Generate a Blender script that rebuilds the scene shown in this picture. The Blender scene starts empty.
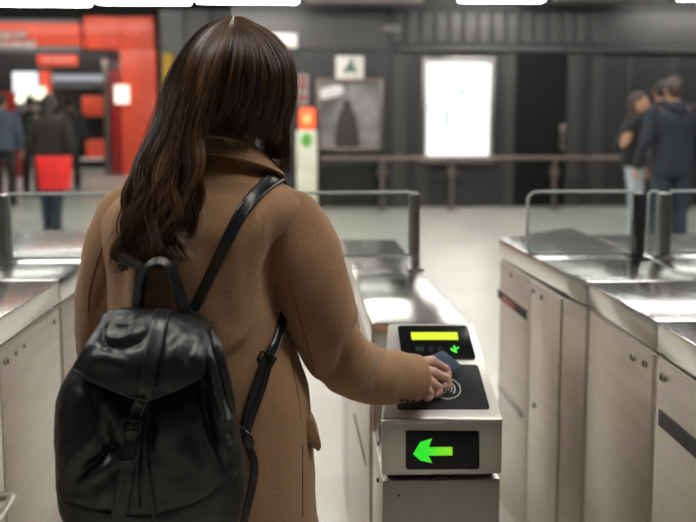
import bpy, bmesh, math, random
import numpy as np
from mathutils import Vector as V, Matrix, noise
from mathutils.bvhtree import BVHTree
random.seed(7)
rnd = random.random
S = bpy.context.scene
COL = S.collection
PI = math.pi
# ------------------------------------------------------------------ camera
FPX, CX, CY = 740.0, 348.0, 188.0
TH, PH = math.radians(2.54), math.radians(5.25)
CAM = V((0, 0, 1.45))
FW = V((math.sin(TH)*math.cos(PH), math.cos(TH)*math.cos(PH), -math.sin(PH)))
RT = V((math.cos(TH), -math.sin(TH), 0))
UP = RT.cross(FW)
cd = bpy.data.cameras.new('camera'); cam = bpy.data.objects.new('camera', cd); COL.objects.link(cam)
cam.location = CAM; cam.rotation_euler = (PI/2-PH, 0, -TH)
cd.sensor_width = 36; cd.lens = FPX/696*36; cd.shift_y = -(261-CY)/696
cd.clip_start = .05; cd.clip_end = 200
cd.dof.use_dof = True; cd.dof.focus_distance = 1.30; cd.dof.aperture_fstop = 2.7
S.camera = cam
def ray(px, py):
    return FW + RT*((px-CX)/FPX) + UP*((CY-py)/FPX)
def U(px, py, Y):                      # point seen at a pixel, at world depth Y
    d = ray(px, py); return CAM + d*(Y/d.y)
def UZ(px, py, z):
    d = ray(px, py); return CAM + d*((z-CAM.z)/d.z)
def UX(px, py, x):
    d = ray(px, py); return CAM + d*(x/d.x)
def UP_(px, py, p0, n):
    d = ray(px, py); return CAM + d*((p0-CAM).dot(n)/d.dot(n))
def PXL(p):
    v = p-CAM; w = v.dot(FW); return (CX+FPX*v.dot(RT)/w, CY-FPX*v.dot(UP)/w)
# ------------------------------------------------------------------ object helpers
def tag(o, label=None, cat=None, group=None, kind=None):
    if label: o['label'] = label
    if cat: o['category'] = cat
    if group: o['group'] = group
    if kind: o['kind'] = kind
    return o
def empty(name, loc, label, cat, group=None):
    o = bpy.data.objects.new(name, None); COL.objects.link(o); o.location = loc
    o.empty_display_size = .1
    return tag(o, label, cat, group)
def link(name, me, mat, parent=None, smooth=True):
    o = bpy.data.objects.new(name, me); COL.objects.link(o)
    if mat: me.materials.append(mat)
    if parent:
        o.parent = parent
        if parent.type == 'EMPTY': o.matrix_parent_inverse = Matrix.Translation(-V(parent.location))
    if smooth:
        me.polygons.foreach_set('use_smooth', [True]*len(me.polygons))
    return o
def sharp(me, ang=35):
    try: me.set_sharp_from_angle(angle=math.radians(ang))
    except Exception: pass
def catmull(pts, n):
    P = [V(p) if not isinstance(p, (int, float)) else p for p in pts]
    m = len(P); out = []
    for i in range(n):
        t = i/(n-1)*(m-1); k = min(int(t), m-2); f = t-k
        p1, p2 = P[k], P[k+1]
        p0 = P[k-1] if k > 0 else p1*2-p2
        p3 = P[k+2] if k+2 < m else p2*2-p1
        out.append((p1*2 + (p2-p0)*f + (p0*2-p1*5+p2*4-p3)*(f*f) + (p1*3-p0-p2*3+p3)*(f*f*f))*.5)
    return out
def lin(vals, n):
    m = len(vals); out = []
    for i in range(n):
        t = i/(n-1)*(m-1); k = min(int(t), m-2); f = t-k
        out.append(vals[k]*(1-f)+vals[k+1]*f)
    return out
class MB:
    def __init__(s): s.v = []; s.f = []
    def add(s, v, f):
        b = len(s.v); s.v += [tuple(x) for x in v]; s.f += [tuple(i+b for i in q) for q in f]
    def box(s, lo, hi, bev=0.0, M=None, seg=2):
        bm = bmesh.new(); bmesh.ops.create_cube(bm, size=1)
        lo, hi = V(lo), V(hi)
        for v in bm.verts: v.co = V(((lo[i]+hi[i])/2 + v.co[i]*(hi[i]-lo[i]) for i in range(3)))
        if bev > 0: bmesh.ops.bevel(bm, geom=bm.edges[:], offset=bev, segments=seg, affect='EDGES', profile=.5)
        s.bm(bm, M)
    def bm(s, bm, M=None):
        bm.verts.index_update()
        s.add([(M @ v.co if M else v.co) for v in bm.verts], [[v.index for v in f.verts] for f in bm.faces]); bm.free()
    def prism(s, bot, top, bev=0.0):       # two matching loops of points
        n = len(bot); bm = bmesh.new()
        a = [bm.verts.new(p) for p in bot]; b = [bm.verts.new(p) for p in top]
        bm.faces.new(a[::-1]); bm.faces.new(b)
        for i in range(n): bm.faces.new((a[i], a[(i+1) % n], b[(i+1) % n], b[i]))
        bmesh.ops.recalc_face_normals(bm, faces=bm.faces[:])
        if bev > 0: bmesh.ops.bevel(bm, geom=bm.edges[:], offset=bev, segments=2, affect='EDGES', profile=.5)
        s.bm(bm)
    def loft(s, rings, cap=True, closed=True):
        n = len(rings[0]); b = []
        v = [p for r in rings for p in r]; f = []
        for i in range(len(rings)-1):
            for j in range(n if closed else n-1):
                k = (j+1) % n
                f.append((i*n+j, i*n+k, (i+1)*n+k, (i+1)*n+j))
        if cap and closed:
            f.append(tuple(range(n))[::-1]); m = (len(rings)-1)*n; f.append(tuple(range(m, m+n)))
        s.add(v, f)
    def tube(s, pts, radii, n=12, steps=None, ratio=1.0, up=None, cap=True, round_end=False):
        steps = steps or len(pts)
        P = catmull(pts, steps) if steps > len(pts) else [V(p) for p in pts]
        R = lin(radii, steps) if isinstance(radii, (list, tuple)) else [radii]*steps
        if round_end:
            a, b = P[0], P[-1]; d0 = (P[0]-P[1]).normalized(); d1 = (P[-1]-P[-2]).normalized()
            P = [a+d0*R[0]*.95, a+d0*R[0]*.7]+P+[b+d1*R[-1]*.7, b+d1*R[-1]*.95]
            R = [R[0]*.3, R[0]*.72]+R+[R[-1]*.72, R[-1]*.3]
        rings = []; nrm = None
        for i, p in enumerate(P):
            t = (P[min(i+1, len(P)-1)]-P[max(i-1, 0)])
            if t.length < 1e-9: t = V((0, 0, 1))
            t.normalize()
            if up is not None: nrm = up(p) if callable(up) else V(up)
            elif nrm is None: nrm = V((0, 0, 1)) if abs(t.z) < .9 else V((0, 1, 0))
            nrm = (nrm - t*nrm.dot(t)).normalized(); bi = t.cross(nrm)
            rings.append([p + bi*(math.cos(2*PI*k/n)*R[i]) + nrm*(math.sin(2*PI*k/n)*R[i]*ratio) for k in range(n)])
        s.loft(rings, cap)
    def strap(s, pts, nrms, w, t, steps=None):
        m = len(pts); steps = steps or m*4
        P = catmull(pts, steps); N = catmull(nrms, steps)
        W = lin(w, steps) if isinstance(w, (list, tuple)) else [w]*steps
        rings = []
        for i, p in enumerate(P):
            d = (P[min(i+1, steps-1)]-P[max(i-1, 0)]).normalized()
            nn = N[i]; nn = (nn-d*nn.dot(d)).normalized(); b = d.cross(nn); h = W[i]/2; e = t*.35
            prof = [(-h, 0), (-h, t-e), (-h+e, t), (-h*.75, t*1.08), (-h*.7, t), (0, t*1.05), (h*.7, t), (h*.75, t*1.08), (h-e, t), (h, t-e), (h, 0)]
            rings.append([p+b*x+nn*y for x, y in prof])
        s.loft(rings)
    def ell(s, c, r, M=None, nu=24, nv=16, fn=None):
        c = V(c); rings = []
        for i in range(nv+1):
            a = PI*i/nv; a = min(max(a, 1e-3), PI-1e-3)
            ring = []
            for j in range(nu):
                b = 2*PI*j/nu
                d = V((math.sin(a)*math.cos(b), math.sin(a)*math.sin(b), math.cos(a)))
                p = V((d.x*r[0], d.y*r[1], d.z*r[2]))
                if fn: p = fn(d, p)
                if M: p = M @ p
                ring.append(c+p)
            rings.append(ring)
        s.loft(rings[::-1])
    def mesh(s, name='mesh'):
        me = bpy.data.meshes.new(name); me.from_pydata(s.v, [], s.f); me.update(); me.validate(); return me
    def build(s, name, mat, parent=None, smooth=True, ang=35):
        me = s.mesh(name); o = link(name, me, mat, parent, smooth)
        if smooth and ang: sharp(me, ang)
        return o
def remesh(mb, voxel, smooth=2, name='mesh'):
    me = mb.mesh(); o = bpy.data.objects.new('temporary', me); COL.objects.link(o)
    m = o.modifiers.new('r', 'REMESH'); m.mode = 'VOXEL'; m.voxel_size = voxel
    if smooth:
        m2 = o.modifiers.new('s', 'SMOOTH'); m2.iterations = smooth; m2.factor = .5
    dg = bpy.context.evaluated_depsgraph_get(); dg.update()
    r = bpy.data.meshes.new_from_object(o.evaluated_get(dg)); bpy.data.objects.remove(o); bpy.data.meshes.remove(me)
    r.name = name; r.materials.clear(); return r
def mesh_to_mb(me):
    m = MB(); m.v = [tuple(v.co) for v in me.vertices]; m.f = [tuple(p.vertices) for p in me.polygons]; return m
# ------------------------------------------------------------------ materials
def nodes(name):
    m = bpy.data.materials.new(name); m.use_nodes = True; nt = m.node_tree
    return m, nt, nt.nodes['Principled BSDF']
def mat(name, col, rough=.5, metal=0.0, nscale=30, var=.12, bump=0.0, bscale=None, spec=.5, sheen=0, stretch=None, rvar=0.0, coat=0.0, coords='Object', bdist=.002):
    m, nt, b = nodes(name); N = nt.nodes; L = nt.links
    tc = N.new('ShaderNodeTexCoord'); mp = N.new('ShaderNodeMapping'); L.new(tc.outputs[coords], mp.inputs[0])
    if stretch: mp.inputs['Scale'].default_value = stretch
    nz = N.new('ShaderNodeTexNoise'); nz.inputs['Scale'].default_value = nscale; nz.inputs['Detail'].default_value = 4
    L.new(mp.outputs[0], nz.inputs['Vector'])
    rp = N.new('ShaderNodeValToRGB'); e = rp.color_ramp.elements
    e[0].position = .3; e[1].position = .7
    e[0].color = tuple(c*(1-var) for c in col)+(1,); e[1].color = tuple(min(1, c*(1+var)) for c in col)+(1,)
    L.new(nz.outputs['Fac'], rp.inputs[0]); L.new(rp.outputs[0], b.inputs['Base Color'])
    b.inputs['Roughness'].default_value = rough; b.inputs['Metallic'].default_value = metal
    b.inputs['Specular IOR Level'].default_value = spec
    if sheen: b.inputs['Sheen Weight'].default_value = sheen; b.inputs['Sheen Roughness'].default_value = .5
    if coat: b.inputs['Coat Weight'].default_value = coat; b.inputs['Coat Roughness'].default_value = .15
    if rvar:
        mr = N.new('ShaderNodeMapRange'); mr.inputs[3].default_value = rough-rvar; mr.inputs[4].default_value = rough+rvar
        L.new(nz.outputs['Fac'], mr.inputs[0]); L.new(mr.outputs[0], b.inputs['Roughness'])
    if bump:
        n2 = N.new('ShaderNodeTexNoise'); n2.inputs['Scale'].default_value = bscale or nscale*8; n2.inputs['Detail'].default_value = 3
        L.new(mp.outputs[0], n2.inputs['Vector'])
        bp = N.new('ShaderNodeBump'); bp.inputs['Strength'].default_value = bump; bp.inputs['Distance'].default_value = bdist
        L.new(n2.outputs['Fac'], bp.inputs['Height']); L.new(bp.outputs[0], b.inputs['Normal'])
    return m
def emit(name, col, strength, base=(.02, .02, .02)):
    m, nt, b = nodes(name)
    b.inputs['Base Color'].default_value = base+(1,); b.inputs['Emission Color'].default_value = col+(1,)
    b.inputs['Emission Strength'].default_value = strength; b.inputs['Roughness'].default_value = .4
    # a faint texture in the diffuser
    N = nt.nodes; L = nt.links; nz = N.new('ShaderNodeTexNoise'); nz.inputs['Scale'].default_value = 3
    mr = N.new('ShaderNodeMapRange'); mr.inputs[3].default_value = strength*.9; mr.inputs[4].default_value = strength*1.1
    tc = N.new('ShaderNodeTexCoord'); L.new(tc.outputs['Object'], nz.inputs['Vector'])
    L.new(nz.outputs['Fac'], mr.inputs[0]); L.new(mr.outputs[0], b.inputs['Emission Strength'])
    return m
def glass_mat(name, tint=(.9, .95, .93), rough=.0):
    m, nt, b = nodes(name); N = nt.nodes; L = nt.links
    b.inputs['Base Color'].default_value = tint+(1,); b.inputs['Roughness'].default_value = rough
    b.inputs['Transmission Weight'].default_value = 1; b.inputs['IOR'].default_value = 1.45
    nz = N.new('ShaderNodeTexNoise'); nz.inputs['Scale'].default_value = 6
    mr = N.new('ShaderNodeMapRange'); mr.inputs[3].default_value = rough; mr.inputs[4].default_value = rough+.02
    L.new(nz.outputs['Fac'], mr.inputs[0]); L.new(mr.outputs[0], b.inputs['Roughness'])
    return m
M = {}
M['steel'] = mat('brushed_steel', (.50, .475, .44), .40, 1, 40, .05, stretch=(40, 1, 1), rvar=.06)
M['steel_face'] = mat('satin_steel', (.60, .553, .495), .42, 1, 5, .08, stretch=(1, 1, 6), rvar=.06)
M['steel_top'] = mat('polished_steel_top', (.68, .67, .65), .20, 1, 20, .05, stretch=(30, 1, 1), rvar=.05)
M['steel_dark'] = mat('dark_steel', (.28, .27, .26), .35, 1, 20, .1)
M['seam'] = mat('dark_gap', (.02, .02, .02), .7)
M['black_plastic'] = mat('black_plastic', (.012, .012, .013), .35, 0, 60, .2, bump=.05)
M['black_gloss'] = mat('black_gloss_panel', (.006, .006, .007), .22, 0, 20, .2, spec=.25)
M['rubber_pad'] = mat('black_reader_pad', (.008, .008, .0085), .5, 0, 200, .2, bump=.1, spec=.2)
M['glass'] = glass_mat('clear_glass', (.88, .95, .92))
M['glass_edge'] = mat('glass_edge', (.55, .60, .58), .15, 0, 20, .1)
M['wool'] = mat('camel_wool', (.345, .192, .102), .92, 0, 380, .22, bump=.5, bscale=600, sheen=.12, spec=.2)
M['wool_dark'] = mat('camel_wool_stitch', (.16, .085, .036), .95, 0, 900, .1)
M['leather'] = mat('black_leather', (.0075, .0075, .008), .37, 0, 60, .25, bump=.22, bscale=80, rvar=.08, spec=.55, bdist=.004)
M['leather2'] = mat('black_leather_strap', (.012, .012, .0125), .30, 0, 120, .2, bump=.2, bscale=320, rvar=.06)
M['brass'] = mat('dark_metal_buckle', (.05, .048, .045), .32, 1, 60, .1)
M['skin'] = mat('skin', (.50, .285, .215), .5, 0, 120, .1, bump=.12, bscale=500)
M['skin2'] = mat('skin_tan', (.50, .27, .17), .55, 0, 60, .08)
M['wall'] = mat('charcoal_panel', (.025, .025, .0262), .42, 0, 3, .12, bump=.02)
M['wall2'] = mat('charcoal_rib', (.042, .0415, .042), .42, 0, 3, .1)
M['wall_grey'] = mat('grey_panel', (.22, .225, .23), .45, 0, 3, .1)
M['ceil'] = mat('dark_ceiling', (.03, .03, .03), .7, 0, 3, .1)
M['floor'] = mat('pale_terrazzo_floor', (.56, .55, .50), .24, 0, 1.5, .04, rvar=.06)
M['red'] = mat('red_enamel', (.95, .12, .06), .35, 0, 4, .06)
M['red_dark'] = mat('dark_red_panel', (.35, .015, .015), .4, 0, 4, .1)
M['white'] = mat('white_paint', (.75, .74, .70), .5, 0, 6, .06)
M['grey'] = mat('mid_grey', (.16, .16, .16), .5, 0, 5, .1)
M['rail'] = mat('warm_steel_rail', (.24, .195, .17), .38, 1, 10, .1)
M['black'] = mat('soft_black', (.005, .006, .006), .6, 0, 5, .2, spec=.2)
M['tube'] = emit('lit_tube', (1.0, .965, .91), 35.0, (.8, .8, .8))
M['tube_off'] = mat('unlit_diffuser', (.32, .29, .27), .4, 0, 4, .05)
# ================================================================== SETTING
def struct(name, mb, m, smooth=False):
    o = mb.build(name, m, None, smooth); o['kind'] = 'structure'; return o
def slab(lo, hi):
    m = MB(); m.box(lo, hi); return m
WY, SY = 12.25, 20.0          # charcoal wall, shop front
CZ = 4.7
struct('floor', slab((-14, -7, -.1), (12, 27, 0)), M['floor'])
struct('ceiling', slab((-14, -7, CZ), (12, 27, CZ+.1)), M['ceil'])
XW = -1.35
m = MB(); m.box((XW, WY, 0), (12, WY+.2, CZ)); m.box((XW, WY+.2, 0), (XW+.2, 27, CZ)); struct('wall_back', m, M['wall'])
struct('wall_right', slab((11.8, -7, 0), (12, 27, CZ)), M['wall'])
struct('wall_left', slab((-14, -7, 0), (-13.8, 27, CZ)), M['grey'])
struct('wall_rear', slab((-14, -7, 0), (12, -6.8, CZ)), M['wall'])
struct('wall_far', slab((-14, 26.8, 0), (-1.2, 27, CZ)), M['grey'])
# upper ribbed cladding and ledge on the charcoal wall
def wx(px, Y=WY): return U(px, 120, Y).x
def wz(py, Y=WY): return U(400, py, Y).z
m = MB(); x = wx(392)
while x < wx(592):
    m.box((x, WY-.05, wz(44)), (x+.2, WY, wz(10)), .02, seg=1); x += .235
m.box((wx(592), WY-.035, wz(44)), (11, WY, wz(10)), .01)
struct('trim_1', m, M['wall2'])
m = MB(); m.box((wx(395), WY-.10, wz(52)), (11.5, WY, wz(45)), .015); struct('trim_2', m, M['wall2'])
m = MB()
for p in (392, 415, 502, 566, 590): m.box((wx(p), WY-.045, 0), (wx(p)+.22, WY, wz(53)), .01)
for p in (625, 668): m.box((wx(p), WY-.03, 0), (wx(p)+.08, WY, wz(53)), .01)
struct('trim_3', m, M['wall2'])
m = MB(); m.box((XW, WY-.04, wz(50)), (wx(385), WY, wz(10)), .01); struct('trim_4', m, M['wall2'])
# dark doorway leaf with handle
m = MB(); m.box((wx(514), WY-.06, .02), (wx(565), WY-.005, wz(54)), .01)
d1 = struct('door_1', m, M['black'])
m = MB(); m.tube([(wx(562), WY-.12, wz(147)), (wx(562), WY-.12, wz(127))], .025, 10, cap=True); m.box((wx(562)-.05, WY-.11, wz(150)), (wx(562)+.05, WY-.05, wz(124)), .01)
m.build('handle', M['rail'], d1)
# dark glazed bay low on the left of the charcoal wall
m = MB(); m.box((wx(318), WY-.03, .05), (wx(384), WY-.004, wz(164)), .01); struct('trim_5', m, mat('dark_green_glazing', (.007, .012, .009), .2, 0, 3, .2))

# light box
r = empty('lit_poster_case', (wx(458), WY, wz(165)), 'tall backlit white map case glowing on the charcoal wall', 'light box')
x0, x1, z0, z1 = wx(426, WY-.12), wx(489.5, WY-.12), wz(159, WY-.12), wz(61.5, WY-.12)
def frame(lo, hi, y0, y1, w, bev=.02):
    m = MB(); m.box((lo[0]-w, y0, lo[1]-w), (lo[0], y1, hi[1]+w), bev); m.box((hi[0], y0, lo[1]-w), (hi[0]+w, y1, hi[1]+w), bev)
    m.box((lo[0], y0, lo[1]-w), (hi[0], y1, lo[1]), bev); m.box((lo[0], y0, hi[1]), (hi[0], y1, hi[1]+w), bev); return m
frame((x0, z0), (x1, z1), WY-.17, WY-.03, .07).build('frame', M['steel_dark'], r)
def rrect(cx, cz, w, h, rad, n=6):
    pts = []
    for qx, qz, a0 in ((1, 1, 0), (-1, 1, 90), (-1, -1, 180), (1, -1, 270)):
        for k in range(n+1):
            a = math.radians(a0+90*k/n); pts.append((cx+qx*(w/2-rad)+rad*math.cos(a), cz+qz*(h/2-rad)+rad*math.sin(a)))
    return pts
pmm = emit('poster_print', (.62, .70, .73), .75, (.3, .35, .4))
pts = rrect((x0+x1)/2, (z0+z1)/2, x1-x0, z1-z0, .05)
m = MB(); m.prism([(a, WY-.04, b) for a, b in pts], [(a, WY-.12, b) for a, b in pts]); m.build('diffuser', emit('poster_backlight', (.93, 1.0, .96), .95, (.5, .5, .5)), r, False)
for px, py, w, h in ((461, 92, 9, 8), (466, 101, 5, 16), (447, 118, 7, 18), (433, 106, 9, 6), (440, 100, 6, 5), (476, 76, 8, 5), (437, 68, 10, 4)):
    m = MB(); a = U(px, py, WY-.125); m.box((a.x-w/120, WY-.125, a.z-h/120), (a.x+w/120, WY-.119, a.z+h/120), .002); m.build('printed_mark', pmm, r, False)
# framed advert
r = empty('poster_frame', (wx(349), WY, wz(150)), 'framed grey advert with a dark figure on the wall under the small white sign', 'poster')
x0, x1, z0, z1 = wx(320), wx(379), wz(147), wz(83)
frame((x0, z0), (x1, z1), WY-.12, WY-.02, .055).build('frame', M['rail'], r)
m = MB(); m.box((x0, WY-.07, z0), (x1, WY-.03, z1)); m.build('print', mat('advert_print', (.20, .20, .20), .35, 0, 2.2, .55), r, False)
m = MB()
a = U(347, 104, WY-.1)
m.tube([a, a-V((0, 0, .06))], .07, 14, ratio=.06, up=(0, 1, 0), round_end=True)
m.tube([a-V((0, 0, .2)), a-V((0, 0, .45)), a-V((0, 0, .66))], [.14, .19, .2], 14, ratio=.03, up=(0, 1, 0), round_end=True)
m.build('printed_figure', mat('advert_figure', (.035, .03, .03), .4), r)
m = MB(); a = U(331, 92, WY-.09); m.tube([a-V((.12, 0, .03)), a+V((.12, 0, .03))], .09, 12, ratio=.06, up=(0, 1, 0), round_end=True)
m.build('painted_reflection', mat('advert_painted_reflection', (.7, .7, .68), .3), r)  # pale blob paints in a reflection on the advert glass
# small white sign with green pictogram
r = empty('pictogram_sign', (wx(350), WY, wz(80)), 'small square white sign with a dark green mark above the framed advert', 'sign')
a, b = U(336, 79, WY-.08), U(364, 56, WY-.08)
m = MB(); m.box((a.x, WY-.08, a.z), (b.x, WY-.02, b.z), .02); m.build('panel', M['white'], r)
c = (a+b)/2; m = MB(); m.tube([c+V((-.05, -.01, -.05)), c+V((.0, -.01, .03)), c+V((.06, -.01, -.04))], .045, 10, ratio=.1, up=(0, 1, 0), round_end=True)
m.ell(c+V((.02, -.005, .09)), (.04, .006, .04)); m.build('pictogram', mat('dark_green_print', (.03, .12, .07), .5), r)
# pale long sign behind the head, and a small one
m = MB(); a, b = U(262, 48, WY-.1), U(298, 33, WY-.1); m.box((a.x, WY-.1, a.z), (b.x, WY-.03, b.z), .02)
tag(m.build('wall_sign', mat('pale_sign', (.62, .63, .60), .5)), 'blank pale oblong sign high on the wall just right of the long haired head', 'sign')
m = MB(); a, b = U(383, 32, WY-.1), U(401, 25, WY-.1); m.box((a.x, WY-.09, a.z), (b.x, WY-.03, b.z), .02)
tag(m.build('name_plate', M['grey']), 'tiny grey plate high on the wall above the framed advert corner', 'sign')
m = MB(); a, b = U(297, 106, WY-.1), U(308, 74, WY-.1); m.box((a.x, WY-.05, a.z), (b.x, WY-.006, b.z), .01)
po = m.build('notice', mat('notice_paper', (.30, .29, .28), .6)); tag(po, 'narrow grey notice with red blocks above the orange call box', 'notice')
for k, py in enumerate((79, 86, 98)):
    m = MB(); c = U(302.5, py, WY-.06); m.box((c.x-.05, WY-.06, c.z-.035), (c.x+.05, WY-.045, c.z+.035), .004); m.build('red_block', M['red_dark'], po)
# help point: cream pillar with orange lit box
HY = 11.6
r = empty('help_point', (U(306, 190, HY).x, HY, 0), 'cream help pillar with a green mark and a lit orange box on top', 'help point')
a, b = U(296, 130, HY), U(317, 130, HY)
m = MB(); m.box((a.x, HY, 0), (b.x, HY+.22, a.z), .03); m.build('pillar', mat('cream_paint', (.70, .72, .58), .5, 0, 4, .06), r)
c = U(306.5, 140, HY); m = MB(); m.ell((c.x, HY, c.z), (.085, .02, .11)); m.build('green_mark', mat('green_mark', (.12, .45, .05), .4), r)
a, b = U(299, 129, HY), U(315, 108, HY); m = MB(); m.box((a.x, HY+.02, a.z), (b.x, HY+.2, b.z), .03)
m.build('lit_box', emit('orange_lit_box', (1, .12, .03), 1.1, (.8, .1, .03)), r)
c = U(307, 119, HY); m = MB(); m.box((c.x-.05, HY, c.z-.06), (c.x+.05, HY+.03, c.z+.06), .01); m.build('lamp_face', emit('orange_lamp', (1, .35, .12), 2.2), r)
# handrail in front of the charcoal wall
RY = 11.75
r = empty('handrail', (wx(470), RY, 0), 'warm steel handrail with clamped posts running along the charcoal wall', 'handrail')
za = U(450, 158, RY).z
m = MB(); m.tube([(U(321, 158, RY).x, RY, za), (U(720, 158, RY).x, RY, za)], .034, 12); m.build('rail', M['rail'], r)
for px in (382, 452, 555, 690):
    X = U(px, 158, RY).x
    m = MB(); m.tube([(X, RY, 0), (X, RY, za)], .042, 12); m.box((X-.1, RY-.1, 0), (X+.1, RY+.1, .02), .005)
    p = m.build('post', M['rail'], r)
    m = MB(); z = U(px, 172, RY).z; m.tube([(X, RY, z-.06), (X, RY, z+.06)], .085, 14); m.build('clamp', M['rail'], p)
# ---------------------------------------------------------------- red shop front (20 m away)
def sx(px, Y=SY): return U(px, 120, Y).x
def sz(py, Y=SY): return U(60, py, Y).z
m = MB(); m.box((-14, SY+.05, sz(20)), (XW, SY+.3, CZ)); struct('wall_upper', m, M['black'])
m = MB()
for p in range(162, 300, 26): m.box((sx(p), SY-.02, 0), (sx(p+24), SY+.05, sz(9)), .01)
struct('wall_panels', m, M['wall_grey'])
r = empty('shop_portal', (sx(142), SY, 0), 'bright red shop portal with a wide column beside the long haired head', 'portal')
m = MB(); m.box((sx(125), SY-.35, 0), (sx(160), SY+.05, sz(50.5)), .02); m.build('column', M['red'], r)
m = MB(); m.box((sx(91), SY-.38, sz(50)), (sx(125), SY+.05, sz(18)), .02); m.box((sx(125.3), SY-.38, sz(50)), (sx(159), SY+.05, sz(18)), .02); m.build('header_panel', M['red'], r)
m = MB(); m.box((sx(112), SY-.1, 0), (sx(125), SY+.02, sz(70)), .01); m.build('side_panel', M['red_dark'], r)
m = MB(); m.box((sx(105.5), SY-.15, 0), (sx(110.5), SY+.02, sz(60)), .01); m.build('jamb', M['rail'], r)
r = empty('shop_fascia', (sx(40), SY, sz(52)), 'long red fascia board with blurred white lettering over the shop entrance', 'sign')
m = MB(); m.box((sx(-60), SY-.35, sz(47.5)), (sx(86.5), SY, sz(24.5)), .02); m.build('board', M['red'], r)
m = MB(); m.box((sx(-60), SY-.37, sz(52.5)), (sx(87), SY, sz(47.7)), .01); m.box((sx(-60), SY-.37, sz(24.3)), (sx(87), SY, sz(21.5)), .01); m.build('edge_strip', M['wall_grey'], r)
m = MB()
for row, (py, x0, x1) in enumerate(((35, -6, 26), (44, -8, 36))):
    x = x0
    while x < x1:
        w = 1.5+1.3*rnd(); a = U(x, py, SY-.36); h = .10
        m.box((a.x, SY-.375, a.z-h), (a.x+.03, SY-.35, a.z+h)); m.box((a.x, SY-.375, a.z+h-.05), (a.x+w*.027, SY-.35, a.z+h))
        if rnd() < .7: m.box((a.x, SY-.375, a.z-h), (a.x+w*.027, SY-.35, a.z-h+.05))
        if rnd() < .6: m.box((a.x+w*.027-.03, SY-.375, a.z-h), (a.x+w*.027, SY-.35, a.z+h))
        x += w+1.0
m.build('lettering', mat('white_lettering', (.85, .80, .76), .5), r, False)
a, b = U(38, 66, SY-.9), U(78, 55, SY-.9)
r = empty('hanging_sign', (a.x, SY-.9, a.z), 'small red sign with pale lettering hanging below the fascia board', 'sign')
m = MB(); m.box((a.x, SY-.95, a.z), (b.x, SY-.88, b.z), .02); m.build('board', M['red'], r)
m = MB()
for k in range(7):
    x = a.x+.16+k*.11; zc = (a.z+b.z)/2; m.box((x, SY-.965, zc-.06), (x+.025, SY-.95, zc+.06)); m.box((x, SY-.965, zc+.03), (x+.08, SY-.95, zc+.06))
m.build('lettering', mat('pink_lettering', (.9, .6, .55), .5), r, False)
for x in (a.x+.1, b.x-.1):
    m = MB(); m.tube([(x, SY-.91, b.z-.01), (x, SY-.91, sz(48))], .012, 6); m.build('hanger', M['grey'], r)
# shop interior
IY = 23.5
struct('wall_shop', slab((-14, IY, 0), (XW, IY+.1, CZ)), M['wall2'])
struct('wall_pier', slab((sx(108), SY+.12, 0), (XW, SY+.3, sz(50))), M['grey'])
def panel(name, px0, py0, px1, py1, Y, m_, label, cat, th=.06, group=None):
    a, b = U(px0, py1, Y), U(px1, py0, Y); m = MB(); m.box((a.x, Y, a.z), (b.x, Y+th, b.z), .015); o = m.build(name, m_)
    return tag(o, label, cat, group)
panel('lit_screen', 13, 72, 37, 92.5, 22, emit('white_screen', (.92, .97, 1), 1.3), 'bright white square screen glowing inside the shop, upper left', 'screen')
panel('shop_lamp', 114.5, 85, 128.5, 103.5, SY-.5, emit('warm_lamp', (1, .93, .82), 1.5), 'glowing warm white square lamp beside the red column', 'lamp')
panel('counter_light', 16, 94, 32, 103, 22.3, emit('warm_counter_lamp', (1, .95, .75), 1.8), 'low warm oblong light under the white screen', 'lamp')
panel('globe_light', 34, 87, 45, 99, 22.2, emit('yellow_lamp', (1, .95, .65), 1.8), 'small yellowish light right of the white screen', 'lamp')
panel('red_post', 43, 70, 50, 167.5, 22.6, M['red'], 'slim red post inside the shop beyond the hanging sign', 'post', .12)
panel('red_poster', 82, 96, 105, 116, SY+.6, M['red'], 'red poster at head height on the glass beside the red portal', 'poster')
panel('round_red_poster', 86, 139, 106, 158, SY+.6, M['red'], 'lower red poster near the floor beside the red portal', 'poster')
panel('shelf_light', 52, 75, 104, 81, 23.1, emit('cool_shelf_light', (.9, .95, 1), .45), 'long dim pale strip light deep in the shop', 'lamp')
panel('wall_board', 52, 83, 104, 88, 23.2, M['wall_grey'], 'long grey board under the dim strip light in the shop', 'board')
panel('shop_counter', 52, 118, 104, 168, 22.9, M['black'], 'dark shop counter deep behind the red posters', 'counter', .5)
panel('display_board', -20, 92, 14, 167, 22.8, M['red_dark'], 'dark red display board at the far left of the shop', 'board')
panel('pale_cabinet', 18, 105, 46, 166.6, 23, M['wall_grey'], 'pale grey cabinet under the lights in the shop', 'cabinet', .4)
panel('yellow_sign', 163.5, 53, 173, 110, SY-.2, mat('yellow_paint', (.75, .45, .03), .5), 'tall yellow strip sign just left of the long hair', 'sign')
panel('red_kiosk', 8, 140, 18, 183, 19.2, M['red_dark'], 'narrow dark red stand behind the person in blue', 'kiosk', .3)
panel('white_barrier', -40, 158, 103, 161, SY-.1, M['white'], 'low white threshold band across the shop entrance', 'threshold', .1)
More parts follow.
